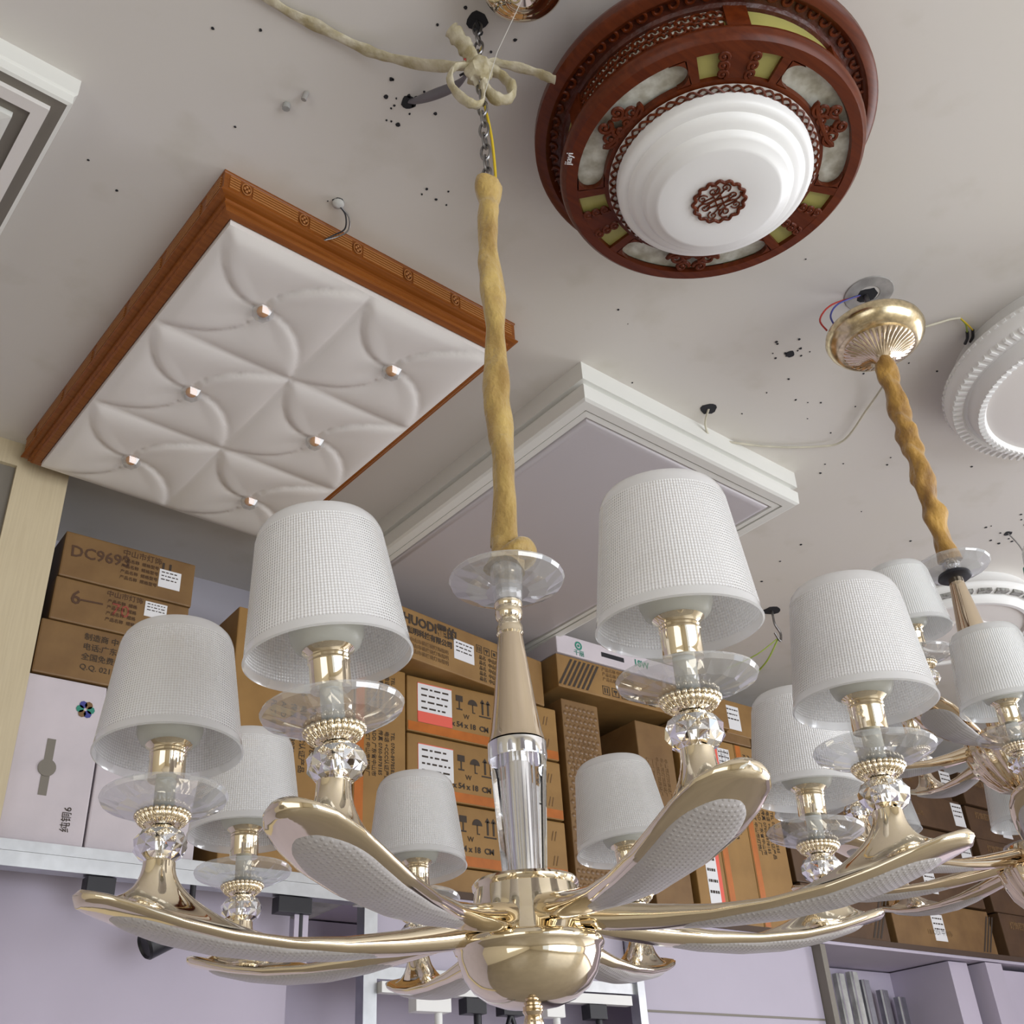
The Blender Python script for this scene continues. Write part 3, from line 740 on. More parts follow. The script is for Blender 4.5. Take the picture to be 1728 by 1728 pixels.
lathe('finial', [(.0001, .139), (.0085, .1385), (.0095, .134), (.0075, .131), (.0085, .128), (.0095, .124), (.0080, .119), (.0060, .115), (.0085, .112), (.0090, .107), (.0065, .101), (.0045, .095), (.0065, .090), (.0055, .083), (.0001, .078)], 'rose_gold', ch, seg=28)
lathe('crystal_column', [(.0001, .244), (.0205, .245), (.0212, .250), (.0285, .362), (.0290, .366), (.0001, .366)], 'crystal_column', ch, seg=11, smooth=False)
lathe('steel_core', [(.0105, .245), (.0115, .366)], 'chrome', ch, seg=24)
lathe('steel_collar', [(.0001, .381), (.0285, .381), (.0298, .380), (.0298, .366), (.0290, .3635), (.0001, .3635)], 'chrome', ch, seg=40)
lathe('stem_cone', [(.0001, .504), (.0124, .504), (.0135, .497), (.0165, .470), (.0215, .425), (.0262, .392), (.0288, .382), (.0001, .3815)], 'rose_gold', ch, seg=160, fl=lambda k, r, z, a: (r*(1 + (.0035*sin(7*a+1) + .0022*sin(13*a+2) + .0014*sin(29*a) if 0 < k < 8 else 0)), z))
lathe('stem_collar', [(.0001, .541), (.0150, .540), (.0155, .536), (.0140, .5335), (.0150, .528), (.0142, .522), (.0118, .519), (.0125, .514), (.0140, .511), (.0138, .507), (.0145, .503), (.0128, .5005), (.0001, .500)], 'gold', ch, seg=40)
o = lathe('crystal_cup', [(.0001, .585), (.0170, .585), (.0182, .578), (.0150, .541), (.0001, .541)], 'dish_glass', ch, seg=12, smooth=False)
me = dish_mesh(.0640, .560, .011, 14)
me.materials.append(M['dish_glass']); new_obj('crystal_dish', me, None, ch)
# sleeve of gathered ochre velvet over the chain
def axis_dx(z): return Vector((0, 0, z))
def sleeve(z0, z1, r0, folds, twist, amp, seed, wob):
    pts = []
    n = 90
    for k in range(n+1):
        f = k/n; z = z0 + (z1-z0)*f
        dx = wob*noise.noise(Vector((0, seed, z*5))); dy = wob*noise.noise(Vector((9, seed, z*5)))
        pts.append((dx, dy, z))
    def fn(f, a, r):
        return r*(1 + amp*sin(folds*a + twist*f*2*PI + 2*noise.noise(Vector((seed, f*9, 0)))) + amp*1.3*noise.noise(Vector((cos(a)*1.3, sin(a)*1.3 + seed, f*16))))
    return pts, fn
pts, fn = sleeve(.612, 1.215, .0155, 2, 2.6, .13, 3.0, .008)
def rs(f):
    r = .0142 + .0035*noise.noise(Vector((f*7, 1, 2))) 
    if f > .93: r = .0125 + .008*sin((f-.93)/.07*PI*.62)
    return r
tube('velvet_sleeve', [(p[0] + .010*(i/90), p[1], p[2]) for i, p in enumerate(pts)], rs, 'velvet', ch, seg=24, fn=fn)
# the slumped fold at the foot of the sleeve
bm = bmesh.new()
tube_bm(bm, [(-.002, 0, .583), (0, 0, .594), (.001, 0, .606), (.0, 0, .622)], lambda f: .0225 - .009*f, 20, fn=lambda f, a, r: r*(1+.12*sin(3*a+4*f)))
pth = smooth_path([(-.014, -.006, .592), (.0, -.019, .599), (.017, -.016, .606), (.024, -.002, .600), (.018, .012, .592)], 8)
tube_bm(bm, pth, lambda f: .006 + .0065*sin(PI*f), 14, fn=lambda f, a, r: r*(1+.10*sin(2*a+9*f)))
from_bm('sleeve_fold', bm, 'velvet', ch, smooth=True)
# chain from the ceiling hook down into the sleeve
bm = bmesh.new()
z = 1.20; k = 0
top = Vector((.0058, -.004, 1.592)); lo = Vector((.010, .001, 1.20)); n = 16
for k in range(n):
    f = (k+.5)/n; c = lo + (top-lo)*f; L = (top-lo).length/n*.66; rot = PI/2*(k % 2) + .5
    pts = []
    for i in range(16):
        a = 2*PI*i/16; px = .0072*cos(a); pz = L*sin(a) if abs(sin(a)) < .72 else math.copysign(L*(.72+(abs(sin(a))-.72)*1.0), sin(a))
        pts.append((c.x + px*cos(rot), c.y + px*sin(rot), c.z + pz))
    tube_bm(bm, pts, .0021, 6, closed=True)
from_bm('chain', bm, 'steel', ch, smooth=True)
tube('ceiling_hook', smooth_path([(.006, -.004, 1.6), (.006, -.004, 1.585), (.013, -.004, 1.574), (.006, -.004, 1.566), (.0, -.004, 1.572)], 6), .0032, 'soot', ch)
tube('yellow_wire', smooth_path([(.018, -.005, 1.205), (.027, .003, 1.25), (.024, .002, 1.33), (.019, .006, 1.40), (.010, .004, 1.45), (.006, .0, 1.50), (.012, -.006, 1.535)], 8), .0022, 'yellow_wire', ch)

# white cloth tape knotted round the chain and its long end running across the ceiling
t = thing('cloth_tape', (HX, HY, E), 'long cream cloth tape knotted round the chain of the front chandelier', 'tape')
def strip(name, pts, w_, m, parent, seed=1, n=10, flat=.28):
    return tube(name, smooth_path(pts, n), lambda f: w_*(1 + .25*noise.noise(Vector((f*14, seed, 0)))), m, parent, seg=10, flat=flat, fn=lambda f, a, r: r*(1+.15*sin(2*a+25*f)))
KZ = 1.475
strip('long_tail', [(-.40, .13, 1.596), (-.2706, .150, 1.594), (-.20, .145, 1.592), (-.13, .137, 1.588), (-.09, .12, 1.575), (-.045, .07, 1.53), (-.01, .01, KZ+.01)], .0095, 'cloth', t, 2)
strip('short_tail', [(0, 0, KZ+.005), (.03, -.012, KZ+.025), (.08, -.035, KZ+.020), (.115, -.055, KZ+.0)], .0085, 'cloth', t, 3)
strip('stub_tail', [(.0, 0, KZ), (-.014, .002, KZ+.040), (-.036, .010, KZ+.082)], .014, 'cloth', t, 4, flat=.5)
strip('loop', [(0, 0, KZ-.01), (-.026, .004, KZ-.008), (-.044, .008, KZ-.040), (-.038, .006, KZ-.076), (-.016, -.002, KZ-.098), (.004, -.006, KZ-.084), (.008, -.006, KZ-.02)], .0080, 'cloth', t, 5, flat=.45)
strip('loop', [(0, 0, KZ+.006), (.030, -.016, KZ-.004), (.050, -.024, KZ-.034), (.044, -.022, KZ-.064), (.022, -.012, KZ-.066), (.008, -.008, KZ-.040)], .0105, 'cloth', t, 6, flat=.55)
bm = bmesh.new(); ball_bm(bm, (0, 0, 0), .021, 1.3, 24, 18)
for v in bm.verts: v.co *= 1 + .35*noise.noise(v.co*95)
from_bm('knot', bm, 'cloth', t, T(.004, -.004, KZ-.008), smooth=True)
t = thing('hanging_wire', (HX, HY, E), 'short red wire end poking out above the cloth knot', 'wire')
tube('wire', smooth_path([(.006, -.002, KZ+.03), (.0, .004, KZ+.024), (-.014, .010, KZ+.022)], 6), .0034, 'red_wire', t)
t = thing('taped_wire', (.640, 1.0, HC), 'grey taped wire end sticking out of a ceiling hole beside the knot', 'wire')
tube('tape', smooth_path([(0, 0, .002), (.006, -.02, -.012), (.014, -.06, -.035), (.022, -.10, -.055), (.020, -.13, -.072), (.012, -.150, -.088)], 6), lambda f: .0035 + .0055*sin(PI*min(1, f*1.15))**1.5, 'tape_grey', t, seg=12)
tube('bare_wire', smooth_path([(.012, -.150, -.088), (.006, -.155, -.095), (.0, -.150, -.100)], 5), .002, 'black', t)

# gold canopy at the top edge
def canopy(name, x, y, z, label, s=1.0):
    t = thing(name, (x, y, z), label, 'ceiling canopy')
    lathe('cup', [(.060*s, .05), (.062*s, .035), (.064*s, .022), (.0655*s, .012), (.063*s, .004), (.056*s, -.004), (.044*s, -.009), (.034*s, -.011), (.030*s, -.018), (.018*s, -.022), (.0001, -.023)], 'gold', t, seg=64, ang=math.radians(60))
    return t
t = canopy('ceiling_canopy', .6543, .696, E + 1.55, 'domed gold canopy on the ceiling at the top edge beside the chain')
tube('fishing_line', [(.0, 0, -.02), (-.012, .06, -.10), (-.01, .11, -.17)], .0006, 'twig', t, seg=4)

# ------------------------------------------------------------------ second chandelier
CX, CY = 1.715, .853
c2 = thing('chandelier', (CX, CY, E), 'smaller two-tier gold chandelier with ribbed shades, cut off at the right edge', 'chandelier')
lathe('ceiling_hook', [(.006, 1.6), (.006, 1.48)], 'steel', c2, seg=10)
lathe('canopy_cup', [(.012, 1.490), (.060, 1.489), (.088, 1.484), (.099, 1.474), (.1015, 1.463), (.098, 1.452), (.092, 1.444), (.086, 1.438), (.078, 1.434), (.072, 1.4335), (.068, 1.432)], 'gold_thread', c2, seg=72, mw=T(-.03, -.008, 0))
lathe('fluted_cone', [(.0705, 1.433), (.0715, 1.429), (.068, 1.427), (.050, 1.420), (.032, 1.410), (.018, 1.398), (.012, 1.392), (.0001, 1.392)], 'rose_gold', c2, seg=180, mw=T(-.03, -.008, 0),
      fl=lambda k, r, z, a: (r*(1 + (.035*cos(36*a) if k in (2, 3, 4, 5) else 0)), z + (.0022*cos(36*a) if k in (2, 3, 4) else 0)))
pts, fn = sleeve(.935, 1.400, .02, 2, 5.5, .17, 5.0, .012)
tube('velvet_sleeve', [(p[0] - .026*(i/90), p[1] - .006*(i/90), p[2]) for i, p in enumerate(pts)], lambda f: .0190 + .0045*noise.noise(Vector((f*12, 5, 5))), 'velvet2', c2, seg=24, fn=fn)
me = dish_mesh(.0690, .915, .010, 10); me.materials.append(M['dish_glass']); new_obj('crystal_dish', me, None, c2)
me = ball_mesh(.017, .014, 10, .925); me.materials.append(M['crystal']); new_obj('crystal_ball', me, None, c2)
lathe('dark_cup', [(.0001, .905), (.028, .906), (.030, .900), (.026, .897), (.0001, .896)], 'black', c2, seg=28)
lathe('stem_cone', [(.0001, .900), (.0125, .899), (.014, .88), (.021, .82), (.030, .74), (.034, .70), (.030, .66), (.024, .64), (.024, .60), (.0001, .60)], 'rose_gold', c2, seg=28)
fl40 = lambda k, r, z, a: (r*(1 + (.045*cos(18*a + z*60) if 1 <= k <= 6 else 0)), z)
lathe('upper_hub_bowl', [(.0001, .600), (.060, .600), (.069, .585), (.068, .565), (.062, .545), (.050, .525), (.034, .510), (.016, .502), (.0001, .500)], 'rose_gold', c2, seg=144, fl=fl40)
lathe('upper_finial', [(.016, .503), (.018, .490), (.012, .48), (.012, .46)], 'gold', c2, seg=24)
lathe('crystal_column', [(.0001, .46), (.026, .46), (.020, .41), (.0001, .41)], 'crystal_column', c2, seg=10, smooth=False)
lathe('lower_hub_drum', [(.0001, .418), (.049, .418), (.052, .405), (.052, .382), (.0001, .382)], 'rose_gold', c2, seg=48)
lathe('lower_hub_bowl', [(.0001, .384), (.066, .384), (.070, .378), (.066, .360), (.058, .340), (.044, .322), (.026, .312), (.0001, .308)], 'rose_gold', c2, seg=144, fl=fl40)
for k in range(8): put_arm(c2, math.radians(208.6 - 45*k), 0, (.03, 0), True, 1.0, .185)
for k in range(6): put_arm(c2, math.radians(186 + 60*k), 0, (.02, 0), True, .72, .372)
# loose wires by its canopy
t = thing('cable', (0, 0, HC), 'thin white cable drooping over the ceiling from the second canopy to a hole', 'cable')
tube('sheath', smooth_path([(1.714, 1.325, .0), (1.735, 1.36, -.012), (1.77, 1.385, -.018), (1.81, 1.40, -.010), (1.86, 1.385, -.008), (1.96, 1.345, -.007), (2.06, 1.28, -.008), (2.10, 1.22, -.010), (2.04, 1.10, -.012), (1.97, 1.0, -.03), (1.90, .93, -.06), (1.86, .885, -.03), (1.92, .80, -.012), (1.95, .775, -.006)], 8), .0028, 'cable_white', t)
t = thing('cable_end', (1.95, .775, HC), 'frayed yellow and black wire ends lying on the ceiling beside the gold canopy', 'wire')
for dx, dy, mt in ((.055, .005, 'yellow_wire'), (.050, .016, 'green_wire')):
    tube('wire', smooth_path([(0, 0, -.006), (dx*.5, dy*.2, -.010), (dx, dy, -.010)], 5), .002, mt, t)
    tube('wire_tape', smooth_path([(dx, dy, -.010), (dx+.018, dy+.012, -.012), (dx+.03, dy+.026, -.012)], 4), .0036, 'black', t)
t = thing('feed_wires', (1.716, .853, HC), 'red and blue wires bent from the ceiling hole to the gold canopy', 'wire')
tube('red_lead', smooth_path([(-.012, .01, 0), (-.07, .045, -.028), (-.115, .055, -.085), (-.118, .045, -.125)], 6), .0020, 'red_wire', t)
tube('blue_lead', smooth_path([(-.012, .006, 0), (-.06, .035, -.028), (-.095, .04, -.075), (-.100, .035, -.11)], 6), .0020, 'blue_wire', t)
t = thing('wire_stub', (.648, 1.262, HC), 'small pale socket with two black wires on the ceiling beside the wooden light', 'wire')
bm = bmesh.new(); ball_bm(bm, (0, 0, -.004), .012, .6); from_bm('plug', bm, 'plaster', t, smooth=True)
for s in (0, .007):
    tube('lead', smooth_path([(.004, 0, -.008), (.020+s, .006, -.018), (.030+s, .026, -.03), (.016+s, .044, -.040), (.002, .055, -.052)], 6), .0016, 'steel' if s else 'black', t)
t = thing('hanging_hook', (2.70, 1.99, HC), 'dark ceiling hook with two green-yellow wires hanging over the cartons', 'hook')
tube('hook', smooth_path([(0, 0, 0), (0, 0, -.05), (.02, .0, -.08), (.01, 0, -.11), (-.01, 0, -.085)], 6), .004, 'steel', t)
tube('wire', smooth_path([(.005, 0, -.10), (.0, .06, -.16), (.01, .14, -.185)], 6), .0028, 'green_wire', t)
tube('wire', smooth_path([(.005, 0, -.10), (-.05, .06, -.15), (-.10, .15, -.175)], 6), .0022, 'green_wire', t)
t = thing('wire_stub', (2.94, 1.26, HC), 'thin grey wire with green plug hanging at the right edge', 'wire')
tube('lead', smooth_path([(0, 0, 0), (.03, -.01, -.05), (.05, 0, -.10)], 6), .002, 'steel', t)
lathe('plug', [(.0001, 0), (.014, -.004), (.018, -.03), (.006, -.06), (.0001, -.062)], 'green_print', t, T(.05, 0, -.10), seg=14)

# ------------------------------------------------------------------ cartons
YC = 2.37
def textp(body, size, x, z, parent, m='ink', rot=0, depth=.0004, name='printed_text', bold=0, shear=0):
    me = text_mesh(body, size, depth, bold=bold)
    return new_obj(name, me, m, parent, T(x, -.0008, z) @ Matrix.Rotation(PI/2, 4, 'X') @ Matrix.Rotation(rot, 4, 'Z'))
def carton(x0, x1, z0, z1, label, m='card', depth=.36, y=YC, rz=0, group=None, flap=True):
    t = thing('cardboard_box', (x0, y, E + z0), label, 'cardboard box', group, rz)
    w_, h = x1-x0, z1-z0
    box('carton', 0, w_, 0, depth, .001, h-.001, m, t, bevel=.004)
    return t, w_, h
def paper_label(t, x, z, w_, h, m='paper', red=None, lines=3):
    l = box('label', x, x+w_, -.0012, .0005, z, z+h, m, t)
    if red: box('red_band', x+red[0], x+red[1], -.0016, .0003, z+red[2], z+red[3], 'red_label', l)
    bm = bmesh.new()
    for k in range(lines):
        zz = z + h*(.82 - .2*k); xx = x + w_*.1
        while xx < x + w_*.85:
            L = w_*random.uniform(.05, .2); bx(bm, xx, min(xx+L, x+w_*.9), -.0022, -.001, zz, zz+h*.05); xx += L + w_*.06
    from_bm('label_print', bm, 'ink', l)
def seam(t, w_, h, depth=.36, z=None):
    box('packing_tape', .004, w_-.004, -.0006, .001, 0.002, .012, 'faded', t)
def hazard(t, x0, x1, z0, z1, n=8):
    bm = bmesh.new()
    for k in range(n):
        a = x0 + (x1-x0)*k/n; w_ = (x1-x0)/n*.5
        vs = [bm.verts.new(p) for p in ((a, -.001, z0), (a+w_, -.001, z0), (a+w_+(z1-z0)*.6, -.001, z1), (a+(z1-z0)*.6, -.001, z1))]; bm.faces.new(vs)
    from_bm('printed_stripes', bm, 'ink', t)
def icons(t, x, z, s, n, rot=False, m='ink'):
    bm = bmesh.new()
    for k in range(n):
        xx = x + k*s*1.35
        for (a, b_, c, d) in ((0, s, 0, s*.07), (0, s, s*.93, s), (0, s*.07, 0, s), (s*.93, s, 0, s)):
            if rot: bx(bm, x+c, x+d, -.001, .0003, z+k*s*1.35+a, z+k*s*1.35+b_)
            else: bx(bm, xx+a, xx+b_, -.001, .0003, z+c, z+d)
        cx, cz = (x+s/2, z+k*s*1.35+s/2) if rot else (xx+s/2, z+s/2)
        if k % 3 == 0: bx(bm, cx-s*.25, cx-s*.1, -.001, .0003, cz-s*.3, cz+s*.3); bx(bm, cx+s*.1, cx+s*.25, -.001, .0003, cz-s*.3, cz+s*.3)
        elif k % 3 == 1: bx(bm, cx-s*.25, cx+s*.25, -.001, .0003, cz, cz+s*.25); bx(bm, cx-s*.05, cx+s*.05, -.001, .0003, cz-s*.3, cz)
        else: bx(bm, cx-s*.2, cx+s*.2, -.001, .0003, cz-s*.2, cz+s*.2)
    from_bm('printed_icons', bm, m, t)

# left stack of three brown cartons on two white ones
t, w_, h = carton(.530, .857, 1.290, 1.414, 'brown carton at top left of the shelf, topmost of its stack of three', 'card_dark')
textp('DC9693', .042, .018, .050, t, 'pen_brown', .06, bold=.0006); textp('中山市灯饰', .020, .140, .094, t, 'pen_brown'); textp('▮▮', .018, .235, .088, t, 'ink')
for k in range(4): textp('产品名称  规格型号', .011, .140, .078-.016*k, t, 'pen_brown')
paper_label(t, .236, .036, .056, .050)
t, w_, h = carton(.527, .853, 1.176, 1.289, 'brown carton marked with a handwritten 6, second of the left stack', 'card_dark')
textp('6—', .050, .040, .040, t, 'pen_brown', .04, bold=.0006); textp('中山市灯饰', .018, .120, .088, t, 'pen_brown'); textp('70', .046, .135, .035, t, 'pen_red')
for k in range(4): textp('产品名称  规格', .011, .125, .072-.016*k, t, 'pen_brown')
paper_label(t, .215, .062, .055, .040)
t, w_, h = carton(.513, .850, 1.040, 1.175, 'brown carton printed with an address, lowest brown one of the left stack', 'card_dark')
for k, s_ in enumerate(('制造商 中山古镇灯饰', '电话:广东省中山市', '全国免费热线', 'Q.Q. 0213A 8888')): textp(s_, .019, .100, .100-.025*k, t)
t, w_, h = carton(.508, .684, .670, 1.038, 'white carton with a cut-out handle and flower print beneath the brown cartons', 'card_white', y=YC+.002)
bm = bmesh.new(); bx(bm, .066, .084, -.001, .004, .100, .225); bm2 = bm
vs_ = [(.056+.019*cos(a*PI/8)+.018, .150+.0+.02*sin(a*PI/8)) for a in range(16)]
from_bm('hand_hole', bm, 'taupe', t)
bm = bmesh.new(); lathe_bm(bm, [(.0001, 0), (.019, 0), (.019, .002), (.0001, .002)], 20, mw=T(.075, -.0008, .160) @ Matrix.Rotation(PI/2, 4, 'X')); from_bm('hand_hole_notch', bm, 'taupe', t)
for k in range(6):
    a = k*PI/3; bm = bmesh.new(); lathe_bm(bm, [(.0001, 0), (.009, 0)], 8, mw=T(.135+.012*cos(a), -.0012, .305+.012*sin(a)) @ Matrix.Rotation(PI/2, 4, 'X'))
    from_bm('printed_flower', bm, ('green_print', 'faded', 'blue_wire')[k % 3], t)
textp('纯铜6', .022, .145, .028, t, 'ink', PI/2)
t, w_, h = carton(.688, .930, .670, 1.038, 'white carton standing right of the one with the cut-out handle', 'card_white', y=YC+.002)
textp('纯铜灯', .020, .03, .30, t, 'ink', PI/2)

# tall cartons standing on end
def upright(x0, x1, z0, z1, label, m='card2', tape='L', txt=True, depth=.36, fade=False):
    t, w_, h = carton(x0, x1, z0, z1, label, m, depth)
    tx = (0.004, .030) if tape == 'L' else (w_-.030, w_-.004)
    if tape: box('orange_band', tx[0], tx[1], -.0010, .0005, .004, h-.004, 'orange_tape', t)
    if txt:
        body = ('FECT 中山市灯饰厂', 'ADD 广东省中山市', '传真 0760-8978185', '电话 +CCC认证产品', 'TEL 0760-8978585')
        for k, s_ in enumerate(body):
            x = (.034 if tape == 'L' else w_*.30) + k*min(.028, (w_-.06)/5.2)
            sz = min(.020, (w_-.06)/6.5)
            textp(s_, sz, x, h*.64, t, 'faded' if fade else 'ink', -PI/2)
            textp(s_, sz, x, h*.95, t, 'faded' if fade else 'ink', -PI/2)
    return t, w_, h
t, w_, h = upright(.985, 1.330, .670, 1.330, 'tall ochre carton on end behind the left lamps, with vertical print', tape=None)
t, w_, h = upright(1.332, 1.492, .736, 1.255, 'narrow ochre carton on end with an orange band, left of the lying stack', tape='L')

# lying stack D with orange band and red labels
for k, (z0, z1) in enumerate(((1.084, 1.250), (.905, 1.080), (.735, .901))):
    lab = ('carton with orange band and red-edged label, topmost of the middle stack', 'carton with orange band, second of the middle stack behind the stem', 'carton with orange band, lowest of the middle stack behind the stem')[k]
    t, w_, h = carton(1.497, 2.035, z0, z1, lab, 'card2')
    box('orange_band', .003, w_-.003, -.0010, .0005, .004, .030, 'orange_tape', t)
    if k < 2: paper_label(t, .035, .052, .115, .095, red=(0, .115, -.020, .012) if k == 0 else None, lines=4)
    if k < 2:
        for (a, b_, c, d) in ((.034, .151, .146, .1495), (.034, .0365, .040, .148)): box('label_edge', a, b_, -.0009, .0003, c, d, 'red_label', t)
    # goblet, umbrella and arrows
    bm = bmesh.new()
    gx = .165
    bx(bm, gx, gx+.024, -.001, .0003, .120, .138); bx(bm, gx+.010, gx+.014, -.001, .0003, .098, .120); bx(bm, gx+.002, gx+.022, -.001, .0003, .094, .098)
    ux = .210; 
    for i in range(8):
        a0, a1 = PI*i/8, PI*(i+1)/8
        vs = [bm.verts.new((ux+.014+.017*cos(a), -.001, .116+.018*sin(a))) for a in (a0, a1)] + [bm.verts.new((ux+.014, -.001, .116))]; bm.faces.new(vs)
    bx(bm, ux+.0125, ux+.0155, -.001, .0003, .092, .118); bx(bm, ux+.0155, ux+.022, -.001, .0003, .092, .095)
    ax = .252
    for q in (0, .020): bx(bm, ax+q+.004, ax+q+.010, -.001, .0003, .094, .132)
    for q in (0, .020):
        vs = [bm.verts.new(p) for p in ((ax+q-.002, -.001, .128), (ax+q+.016, -.001, .128), (ax+q+.007, -.001, .142))]; bm.faces.new(vs)
    bx(bm, ax-.006, ax+.036, -.001, .0003, .086, .090)
    from_bm('printed_icons', bm, 'ink', t)
    textp('W', .020, .190, .066, t, 'ink'); textp('54 x 54 x 18  CM', .022, .120, .038, t, 'ink', bold=.0006)
    for q in range(5): textp(('FECT', 'FILE', '48 cm', '68% 60', '48 cm')[q], .017, .325, .128-.024*q, t, 'ink')
    for q in range(2): textp('//', .040, w_-.055, .03+.07*q, t, 'faded')
t, w_, h = carton(1.36, 2.035, .669, .7325, 'low tan carton beneath the middle stack on the shelf', 'card')
# long carton overhanging on top
t, w_, h = carton(1.40, 2.02, 1.262, 1.415, 'long battered carton with black print overhanging the middle stack, at an angle', 'card', depth=.28, y=2.285, rz=.17)
textp('HUODI霍的', .040, .035, .098, t, 'ink', bold=.0014); textp('照明科技有限公司', .022, .05, .073, t, 'ink', bold=.0006)
for k in range(3): textp('中山市横栏镇灯饰照明', .015, .06, .050-.017*k, t, 'faded')
paper_label(t, .232, .050, .082, .062)
icons(t, .325, .098, .024, 5)
for k in range(5): textp('品名  中山市照明电器产品', .015, .335, .076-.017*k, t, 'ink')
# second long carton with the thin white one on top
t, w_, h = carton(2.045, 2.82, 1.325, 1.440, 'long brown carton with black stripes and icons overhanging the tall cartons', 'card', y=2.355)
hazard(t, .0, .13, .01, .105, 7); icons(t, .185, .012, .030, 6)
for k in range(3): textp('产品名称 中山市灯饰', .015, .19, .092-.017*k, t, 'faded')
textp('HUODI 中山', .030, .50, .035, t, 'ink', bold=.0008)
t, w_, h = carton(2.048, 2.70, 1.442, 1.512, 'thin white carton with green logo lying on the long striped carton', 'card_white', y=2.352)
bm = bmesh.new(); lathe_bm(bm, [(.009, 0), (.015, 0)], 24, mw=T(.092, -.001, .042) @ Matrix.Rotation(PI/2, 4, 'X')); lathe_bm(bm, [(.0001, 0), (.005, 0)], 12, mw=T(.092, -.001, .042) @ Matrix.Rotation(PI/2, 4, 'X'))
from_bm('green_logo', bm, 'green_print', t); textp('千丽', .022, .070, .004, t, 'green_print')
box('hand_slot', .190, .290, -.001, .002, .028, .044, 'soot', t); textp('18W', .034, .335, .022, t, 'green_print', bold=.0008)
# uprights right of the middle stack
t, w_, h = carton(2.062, 2.212, .669, 1.296, 'tall bubble-wrapped brown carton on end, right of the middle stack', 'card_dark')
icons(t, .030, .38, .030, 3, True, 'faded')
for k in range(3): textp('中山市灯饰照明厂', .016, .07+.02*k, .50, t, 'faded', -PI/2)
bm = bmesh.new()
for i in range(8):
    for j in range(30):
        x = .012+.0178*i+(.009 if j % 2 else 0); z = .02+.0200*j
        if x > .14: continue
        lathe_bm(bm, [(.0001, .0022), (.006, .0012), (.0075, 0)], 8, mw=T(x, -.0004, z) @ Matrix.Rotation(PI/2, 4, 'X'))
M['bubble'] = mat('clear_bubble_wrap', (.185, .10, .038), .35)
o = from_bm('bubble_wrap', bm, 'bubble', t, smooth=True); o['kind'] = 'stuff'
t, w_, h = carton(2.372, 2.530, .669, 1.283, 'brown carton on end behind the front right shade, after a dark gap', 'card_dark')
icons(t, .030, .38, .030, 3, True, 'faded')
for k in range(3): textp('中山市灯饰照明厂', .016, .07+.02*k, .50, t, 'faded', -PI/2)
labs = ('ochre carton on end with white and red label, left of three orange-banded ones', 'ochre carton on end with orange band, middle of three', 'ochre carton on end with orange band, right of three')
for k, (x0, x1) in enumerate(((2.560, 2.690), (2.692, 2.838), (2.840, 3.02))):
    t, w_, h = upright(x0, x1, .669, 1.282, labs[k], tape='L' if k else None, txt=(k > 0))
    if k == 0: paper_label(t, .045, .05, .050, .17, red=(.050, .066, 0, .17), lines=4)
    if k == 1: paper_label(t, .055, .50, .060, .085, red=(-.014, .0, 0, .085), lines=3)
t, w_, h = carton(2.56, 2.935, 1.284, 1.322, 'flat dark carton lying on the three banded uprights', 'card_dark')
t, w_, h = carton(2.83, 3.05, 1.3235, 1.455, 'small carton with a white label beside the long striped carton', 'card', y=2.38)
paper_label(t, .01, .02, .07, .09)
# shaded stacks further right
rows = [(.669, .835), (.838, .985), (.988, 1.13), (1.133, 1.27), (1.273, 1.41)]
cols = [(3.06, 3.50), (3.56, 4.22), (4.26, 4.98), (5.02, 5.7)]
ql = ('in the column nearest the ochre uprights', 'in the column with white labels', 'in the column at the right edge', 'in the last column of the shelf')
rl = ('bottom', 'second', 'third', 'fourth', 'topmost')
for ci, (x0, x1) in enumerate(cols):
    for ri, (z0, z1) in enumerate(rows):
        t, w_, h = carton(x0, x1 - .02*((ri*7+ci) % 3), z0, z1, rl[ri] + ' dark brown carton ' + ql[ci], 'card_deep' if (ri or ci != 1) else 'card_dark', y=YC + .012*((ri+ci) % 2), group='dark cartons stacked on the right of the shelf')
        textp('灯饰照明', .032, .06, h*.62, t, 'faded', bold=.0006); textp('HUODI 中山市', .024, .20, h*.28, t, 'faded')
        if ci in (1, 2) and ri < 5: paper_label(t, .24 + (.33 if (ci == 1 and ri > 1) else .0), .03, .075, .095)
        if ri in (0, 2): hazard(t, w_-.10, w_-.04, .01, h-.02, 3)

# ------------------------------------------------------------------ rails, frame and track lights below the shelf
t = thing('track_rail', (0, 2.335, E), 'long white metal lighting track along the shelf edge at lower left', 'track')
bm = bmesh.new(); bx(bm, -1.2, 1.335, 0, .022, .640, .662); bx(bm, -1.2, 1.33, -.012, .026, .606, .636)
from_bm('rail', bm, 'alu', t)
bm = bmesh.new(); bx(bm, 1.335, 1.365, -.012, .026, .604, .640); from_bm('rail_end_cap', bm, 'white_plastic', t)
def adaptor(x, z, label, m='black', y=2.335, w_=.06, stem=.10):
    t = thing('track_adaptor', (x, y, E + z), label, 'track light fitting')
    bm = bmesh.new(); bx(bm, -w_/2, w_/2, -.012, .024, -.036, 0, bevel=.002); from_bm('adaptor_body', bm, m, t)
    if stem: tube('stem', [(w_*.25, .008, -.034), (w_*.25, .008, -.034-stem)], .010, m, t)
    return t
t = adaptor(.72, .604, 'black track fitting with short clip under the left rail', stem=.03)
t = adaptor(1.165, .604, 'black track fitting with stem under the right end of the left rail', stem=.11, w_=.085)
box('stem_plate', .005, .040, .0, .004, -.15, -.03, 'lavender', t)
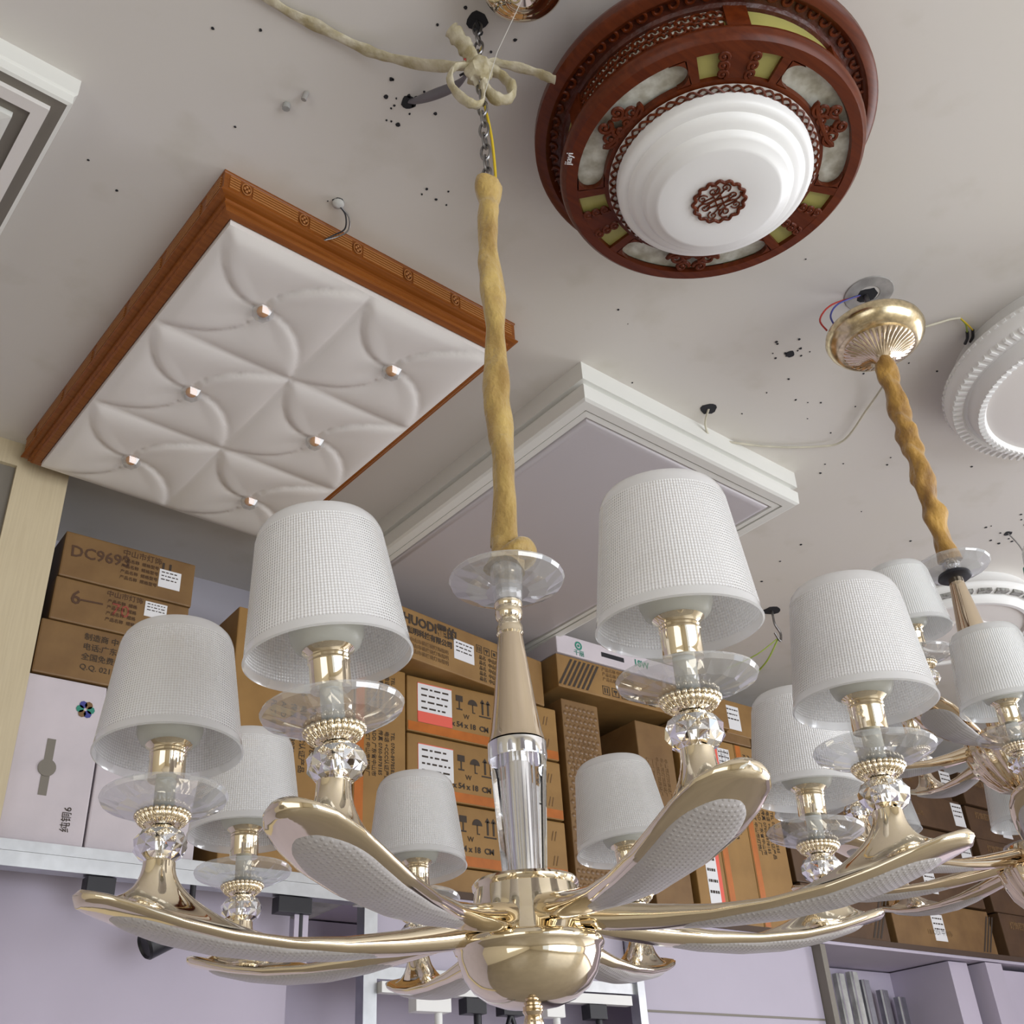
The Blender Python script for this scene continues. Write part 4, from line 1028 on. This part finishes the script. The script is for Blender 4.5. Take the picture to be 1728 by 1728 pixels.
# spotlight
t = thing('spotlight', (.875, 2.33, E + .50), 'black cylindrical spotlight on the left rail pointing down to the left', 'spotlight')
rot = Matrix.Rotation(math.radians(62), 4, 'Y')
lathe('housing', [(.0001, .062), (.024, .060), (.028, .050), (.030, -.050), (.026, -.055), (.022, -.050), (.0001, -.045)], 'black', t, rot.to_4x4(), seg=32)
tube('bracket', [(.02, 0, .01), (.045, 0, .05), (.045, 0, .106)], .007, 'black', t)
bm = bmesh.new(); ball_bm(bm, (.048, -.02, .016), .020, 1.1, 16, 12); from_bm('lamp_bulb', bm, 'holder', t, smooth=True)
# display frame behind the bowl
t = thing('display_frame', (0, 2.36, 0), 'aluminium display frame with pale lavender boards under the shelf', 'display frame')
box('post', 1.362, 1.398, -.01, .026, 0, E + .630, 'alu', t); box('post', 2.235, 2.262, -.01, .026, 0, E + .630, 'alu', t)
box('backboard', 1.400, 2.233, .03, .045, E + .445, E + .632, 'pale_lavender', t)
box('backboard', 2.262, 3.078, .03, .045, 0, E + .632, 'pale_lavender', t)
bm = bmesh.new(); bx(bm, 2.262, 3.075, .027, .031, E+.408, E+.414); from_bm('board_seam', bm, 'taupe', t)
bm = bmesh.new(); bx(bm, 1.398, 2.235, .0, .03, E+.446, E+.474); from_bm('cross_rail', bm, 'alu', t)
bm = bmesh.new(); bx(bm, 1.40, 2.19, -.03, -.004, E+.412, E+.436); from_bm('light_track', bm, 'white_plastic', t)
t = adaptor(1.54, .410, 'white track fitting hanging from the rail behind the bowl, left', 'white_plastic', 2.335, .10, .10)
t = adaptor(1.665, .410, 'black track fitting nearest the white one behind the bowl', 'black', 2.335, .06, .12)
t = adaptor(1.78, .410, 'black track fitting with two splayed arms behind the bowl', 'black', 2.335, .065, 0)
for s in (-1, 1): tube('splayed_arm', [(0, .005, -.03), (s*.045, .005, -.14)], .006, 'black', t)
t = adaptor(1.915, .410, 'white track fitting right of the finial', 'white_plastic', 2.335, .06, .08)
t = adaptor(2.06, .410, 'black track fitting at the right end of the lower rail', 'black', 2.335, .06, .08)
# post and sample strips in the recess
struct(box('trim_3', 3.080, 3.105, 2.355, 2.40, 0, E + .635, 'taupe'))
struct(box('trim_4', 3.87, 3.99, 2.40, 2.66, 0, E + .635, 'lavender'))
struct(box('trim_5', 4.05, 4.16, 2.36, 2.66, 0, E + .635, 'lavender'))
struct(box('trim_6', 4.175, 6.9, 2.39, 2.42, 0, E + .62, 'lavender'))
sl = ['leftmost', 'second', 'third', 'fourth', 'fifth', 'sixth', 'seventh', 'eighth']
for k, (px, zt) in enumerate(((3.20, .575), (3.29, .56), (3.38, .575), (3.46, .605), (3.54, .615), (3.60, .59), (3.70, .56), (3.80, .54))):
    o = box('profile_strip', 0, .045, 0, .02, 0, E + zt - .3, 'alu' if k not in (3, 4) else 'plaster', None)
    bmx = bmesh.new(); bx(bmx, .006, .012, -.004, .001, 0, E + zt - .3)
    from_bm('profile_ridge', bmx, 'chrome', o)
    o.location = (px, 2.60, .3)
    tag(o, sl[k] + ' of the grey metal sample strips standing in the lavender recess', 'sample strip', 'metal sample strips in the recess')
